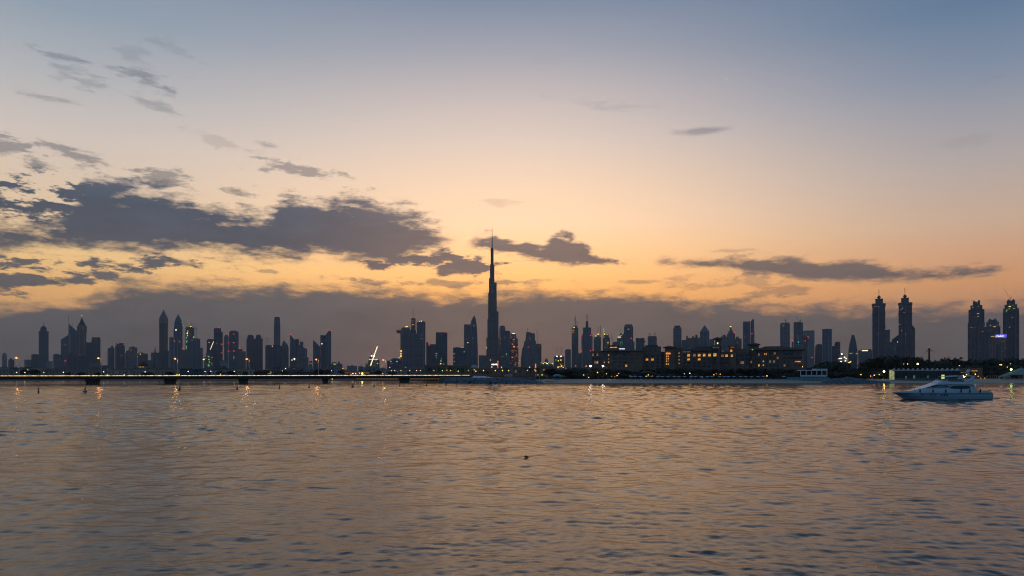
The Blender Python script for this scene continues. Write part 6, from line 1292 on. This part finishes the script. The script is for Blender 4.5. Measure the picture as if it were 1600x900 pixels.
# ------------------------------------------------------------------ motor yacht at anchor
def yacht():
    D = 172.0; s = D / F
    r = thing('motor_yacht', 'white flybridge motor yacht anchored alone on the right of the bay', 'yacht', ((1412 - 800) * s, D, 0))
    k = .01915                                # metres per unit of the side plan
    X = lambda u: (u - 280) * k; Z = lambda v: (445 - v) * k
    BW = plain('yacht_gelcoat', (.62, .70, .74), .25, var=.05); DK = plain('yacht_dark_window', (.02, .035, .045), .08, var=.2); TK = plain('teak_deck', (.2, .14, .09), .7)
    HW = plain('yacht_hull_paint', (.40, .50, .56), .3, var=.05)
    def hull():
        # stations along the hull: x, half beam at deck, half beam at waterline, deck z, keel z
        st = [(130, .05, .02, 353, 352.5), (150, .45, .03, 354, 362), (190, 1.15, .1, 355, 384), (235, 1.7, .35, 356, 412), (285, 2.1, .9, 357, 446), (360, 2.5, 1.6, 358, 462), (480, 2.8, 2.25, 359, 468), (650, 2.95, 2.6, 360, 470), (850, 3.0, 2.75, 361, 470), (1100, 2.95, 2.75, 362, 468), (1300, 2.85, 2.7, 362, 466), (1375, 2.8, 2.6, 362, 464)]
        rings = []
        for u, bd, bw, zd, zk in st:
            zt, zb = Z(zd), Z(zk); h = zt - zb
            prof = [(bd, 1.0), (bd * .985, .93), (bw + (bd - bw) * .62, .62), (bw, .28), (bw * .55, .08), (0.01, 0)]
            ring = [(X(u) if t > .3 or u > 200 else X(u), y, zb + h * t) for y, t in prof] + [(X(u), -y, zb + h * t) for y, t in reversed(prof[:-1])]
            rings.append(ring)
        return MB().rings(rings)
    h = obj('hull', hull(), HW, r)
    obj('rub_rail', MB().path([(X(u), -b - .03, Z(v)) for u, b, v in ((132, .05, 354), (190, 1.16, 357), (285, 2.1, 359), (480, 2.8, 361), (850, 3.0, 363), (1300, 2.86, 364), (1374, 2.8, 364))], .05, 5), DK, h)
    obj('boot_stripe', MB().path([(X(u), -b - .03, .06) for u, b in ((285, .98), (360, 1.72), (480, 2.36), (650, 2.7), (850, 2.82), (1100, 2.81), (1370, 2.7))], .06, 5), DK, h)
    for u, v in ((440, 374), (548, 376), (606, 376), (690, 382), (724, 382), (756, 382)):
        w = .13 if u > 650 else .2; hh = .17 if u > 650 else .07
        obj('porthole', MB().box(X(u) - w, X(u) + w, -3.02 + (0 if u > 500 else .3), -2.5, Z(v) - hh, Z(v) + hh), DK, h)
    # bulwark and deckhouse: lofted sections along the length (x, half width, base z, top z)
    def lofted(secs, name, mat, parent, bevel=.22):
        rings = []
        for u, b, v0, v1, tw in secs:
            z0, z1 = Z(v0), Z(v1); b2 = b * tw; c = min(bevel, (z1 - z0) * .4)
            rings.append([(X(u), -b, z0), (X(u), -b2, z1 - c), (X(u), -b2 + c, z1), (X(u), b2 - c, z1), (X(u), b2, z1 - c), (X(u), b, z0)])
        return obj(name, MB().rings(rings), mat, parent)
    bw = MB()
    us = [(150, .5, 349), (190, 1.16, 347), (260, 1.9, 344), (330, 2.3, 341), (480, 2.75, 338), (700, 2.95, 336), (1000, 2.97, 336), (1200, 2.92, 332), (1260, 2.9, 334), (1360, 2.82, 340)]
    for sg in (-1, 1):
        bw.rings([[(X(u), sg * b, Z(360)), (X(u), sg * (b - .12), Z(360)), (X(u), sg * (b - .12), Z(v)), (X(u), sg * b, Z(v))] for u, b, v in us])
    obj('bulwark', bw, BW, r)
    obj('side_deck', MB().rings([[(X(u), -b + .12, Z(358)), (X(u), -b + .12, Z(356)), (X(u), b - .12, Z(356)), (X(u), b - .12, Z(358))] for u, b, v in us]), TK, r)
    dh = lofted([(330, .9, 355, 334, .8), (420, 1.5, 355, 312, .8), (500, 1.9, 355, 292, .82), (570, 2.15, 355, 271, .82), (640, 2.3, 355, 246, .8), (700, 2.35, 355, 224, .8), (745, 2.38, 355, 214, .8), (860, 2.4, 355, 240, .84), (1060, 2.35, 355, 243, .86), (1150, 2.3, 355, 250, .86), (1180, 2.25, 355, 300, .9), (1200, 2.2, 355, 338, .95)], 'deckhouse', BW, r)
    # windscreen and side glass, set proud of the house
    ws = []
    for u, b, v0, v1 in ((530, 1.92, 288, 284), (600, 2.12, 270, 261), (680, 2.16, 258, 246), (740, 2.14, 262, 250), (800, 2.2, 272, 262)):
        ws.append([(X(u), -b - .02, Z(v0)), (X(u), -b + .15, Z(v1)), (X(u), b - .15, Z(v1)), (X(u), b + .02, Z(v0))])
    obj('windscreen', MB().rings(ws), DK, dh)
    for sg in (-1, 1):
        n = 20; pts = []
        for i in range(n):
            a = 6.283 * i / n; cx_, cz_ = 955, 284; w_ = 132; hh_ = 20 if math.sin(a) > 0 else 16
            pts.append((X(cx_ + w_ * math.copysign(abs(math.cos(a)) ** .6, math.cos(a))), Z(cz_ - hh_ * math.copysign(abs(math.sin(a)) ** .8, math.sin(a)))))
        obj('saloon_window', MB().rings([[(x, sg * yy, z) for x, z in pts] for yy in ((2.0, 2.36) if sg > 0 else (2.36, 2.0))]), DK, dh)
        obj('side_window_strip', MB().box(X(590), X(815), sg * 2.22 - .06, sg * 2.22 + .06, Z(282), Z(272)), DK, dh)
    # flybridge with its long overhang
    fb = lofted([(690, 1.5, 236, 222, .9), (745, 2.0, 240, 197, .9), (800, 2.35, 244, 205, .92), (900, 2.55, 246, 212, .94), (1050, 2.6, 246, 214, .95), (1130, 2.6, 246, 218, .95), (1220, 2.5, 246, 232, .96), (1292, 2.35, 244, 238, .97)], 'flybridge', BW, r, .12)
    obj('fly_screen', MB().add([(X(742), -1.7, Z(198)), (X(742), 1.7, Z(198)), (X(775), 1.8, Z(180)), (X(775), -1.8, Z(180)), (X(748), -1.7, Z(198)), (X(748), 1.7, Z(198)), (X(781), 1.8, Z(180)), (X(781), -1.8, Z(180))], [(0, 3, 2, 1), (4, 5, 6, 7), (0, 1, 5, 4), (1, 2, 6, 5), (2, 3, 7, 6), (3, 0, 4, 7)]), DK, fb)
    obj('fly_seat', MB().box(X(900), X(1010), -1.4, 1.4, Z(214), Z(192)).box(X(1000), X(1014), -1.4, 1.4, Z(192), Z(178)), M_GREYW, fb)
    obj('helm_console', MB().box(X(800), X(842), -1.0, .6, Z(212), Z(182)), BW, fb)
    # bimini
    bm = []
    for u, v in ((788, 148), (830, 142), (900, 136), (960, 133), (1010, 136), (1046, 146)): bm.append([(X(u), -1.9, Z(v) - .12), (X(u), -1.4, Z(v)), (X(u), 0, Z(v) + .1), (X(u), 1.4, Z(v)), (X(u), 1.9, Z(v) - .12), (X(u), 1.4, Z(v) - .06), (X(u), 0, Z(v) + .04), (X(u), -1.4, Z(v) - .06)])
    b = obj('bimini_top', MB().rings(bm), M_CANVAS, r)
    for u0, u1 in ((815, 800), (1005, 1020)):
        for sg in (-1, 1): obj('bimini_pole', MB().tube((X(u0), sg * 1.85, Z(214)), (X(u1), sg * 1.85, Z(142)), .03), M_STEEL, b)
    # swept radar arch
    for sg in (-1, 1):
        obj('arch_leg', MB().rings([[(X(a), sg * 2.3 - .12, Z(v)), (X(c), sg * 2.3 - .12, Z(v)), (X(c), sg * 2.3 + .12, Z(v)), (X(a), sg * 2.3 + .12, Z(v))] if False else
                                    [(X(a), sg * w - .1, Z(v)), (X(c), sg * w - .1, Z(v)), (X(c), sg * w + .1, Z(v)), (X(a), sg * w + .1, Z(v))] for a, c, v, w in ((1010, 1105, 215, 2.35), (1060, 1125, 192, 2.3), (1095, 1140, 165, 2.2), (1122, 1158, 135, 2.1))]), BW, r)
    ar = obj('arch_top', MB().box(X(1118), X(1166), -2.2, 2.2, Z(140), Z(130)), BW, r)
    obj('radar_mast', MB().loft([(Z(132), X(1140), 0, .3, .2), (Z(92), X(1150), 0, .12, .1)], RECT), BW, ar)
    obj('satellite_dome', MB().ball((X(1148), 0, Z(70)), .44, 14, 9, 1.05), plain('dome_white', (.6, .64, .68), .4, var=.05), ar, True)
    obj('radar_bar', MB().box(X(1092), X(1128), -.7, .7, Z(98), Z(92)).tube((X(1118), 0, Z(96)), (X(1140), 0, Z(104)), .04), BW, ar)
    obj('antenna', MB().tube((X(1135), -1.2, Z(132)), (X(1160), -1.2, Z(20)), .02, .01, 4), M_STEEL, ar)
    # rails
    def rail(pts, top, name, sg, y):
        m = MB(); tp = []
        for (u, b, v, dx) in pts:
            t = (X(u) + dx, sg * b, Z(v) + top); m.tube((X(u), sg * b, Z(v)), t, .025, n=5); tp.append(t)
        m.path(tp, .028, 5); m.path([(a[0] * .5 + (X(p[0])) * .5, a[1], (a[2] + Z(p[2])) / 2) for a, p in zip(tp, pts)], .015, 4); obj(name, m, plain('steel_rail', (.3, .3, .31), .3, metal=.8), r)
    for sg in (-1, 1):
        rail([(170, .85, 350, -.55), (205, 1.3, 348, -.5), (250, 1.8, 345, -.42), (300, 2.15, 342, -.35), (355, 2.35, 340, -.25), (412, 2.5, 339, -.1)], 1.0, 'bow_rail', sg, 0)
        rail([(1190, 2.8, 333, 0), (1240, 2.8, 335, 0), (1290, 2.8, 337, 0), (1340, 2.7, 340, 0)], .35, 'stern_rail', sg, 0)
    obj('aft_stair_rail', MB().path([(X(1150), -2.3, Z(262)), (X(1175), -2.35, Z(290)), (X(1205), -2.5, Z(322)), (X(1225), -2.6, Z(334))], .03), M_STEEL, r)
    obj('bow_pulpit_rail', MB().path([(X(150) - .25, -.5, Z(310)), (X(136) - .2, 0, Z(290)), (X(150) - .25, .5, Z(310))], .028), M_STEEL, r)
    for u, b in ((412, 2.5), (570, 2.88), (735, 2.99), (935, 3.02), (1052, 3.0), (1192, 2.95)):
        f = obj('fender', MB().loft([(Z(350), X(u), -b - .14, .06, .06), (Z(345), X(u), -b - .14, .15, .15), (Z(312), X(u), -b - .14, .15, .15), (Z(306), X(u), -b - .14, .05, .05)], RND), M_BLACK, r)
        obj('fender_rope', MB().tube((X(u), -b - .1, Z(306)), (X(u), -b + .05, Z(290) if u > 420 else Z(296)), .02, n=4), M_BLACK, f)
    obj('aft_cockpit_seat', MB().box(X(1290), X(1352), -2.0, 2.0, Z(358), Z(334)), M_GREYW, r)
    obj('flag_staff', MB().tube((X(1362), 0, Z(340)), (X(1392), 0, Z(288)), .025), M_STEEL, r)
    obj('davit', MB().path([(X(1366), -1.4, Z(350)), (X(1356), -1.4, Z(318)), (X(1376), -1.4, Z(312)), (X(1390), -1.4, Z(330)), (X(1384), -1.4, Z(352))], .05), M_BLACK, r)
    obj('outboard_motor', MB().loft([(Z(385), X(1378), -1.6, .12, .12), (Z(358), X(1380), -1.6, .16, .16), (Z(348), X(1380), -1.6, .12, .12)], RND), M_BLACK, r)
    obj('swim_platform', MB().box(X(1372), X(1476), -2.5, 2.5, Z(431), Z(422)), DK, r)
    obj('gangway', MB().tube((X(1385), -.8, Z(400)), (X(1420), -.8, Z(322)), .03), M_STEEL, r)
    obj('anchor_chain', MB().tube((X(134), 0, Z(356)), (X(106), -.4, -.4), .03), M_STEEL, r)
    obj('hatch', MB().box(X(380), X(420), -.35, .35, Z(330), Z(326)), DK, r)
    r.rotation_euler.z = R(1.5)
yacht()
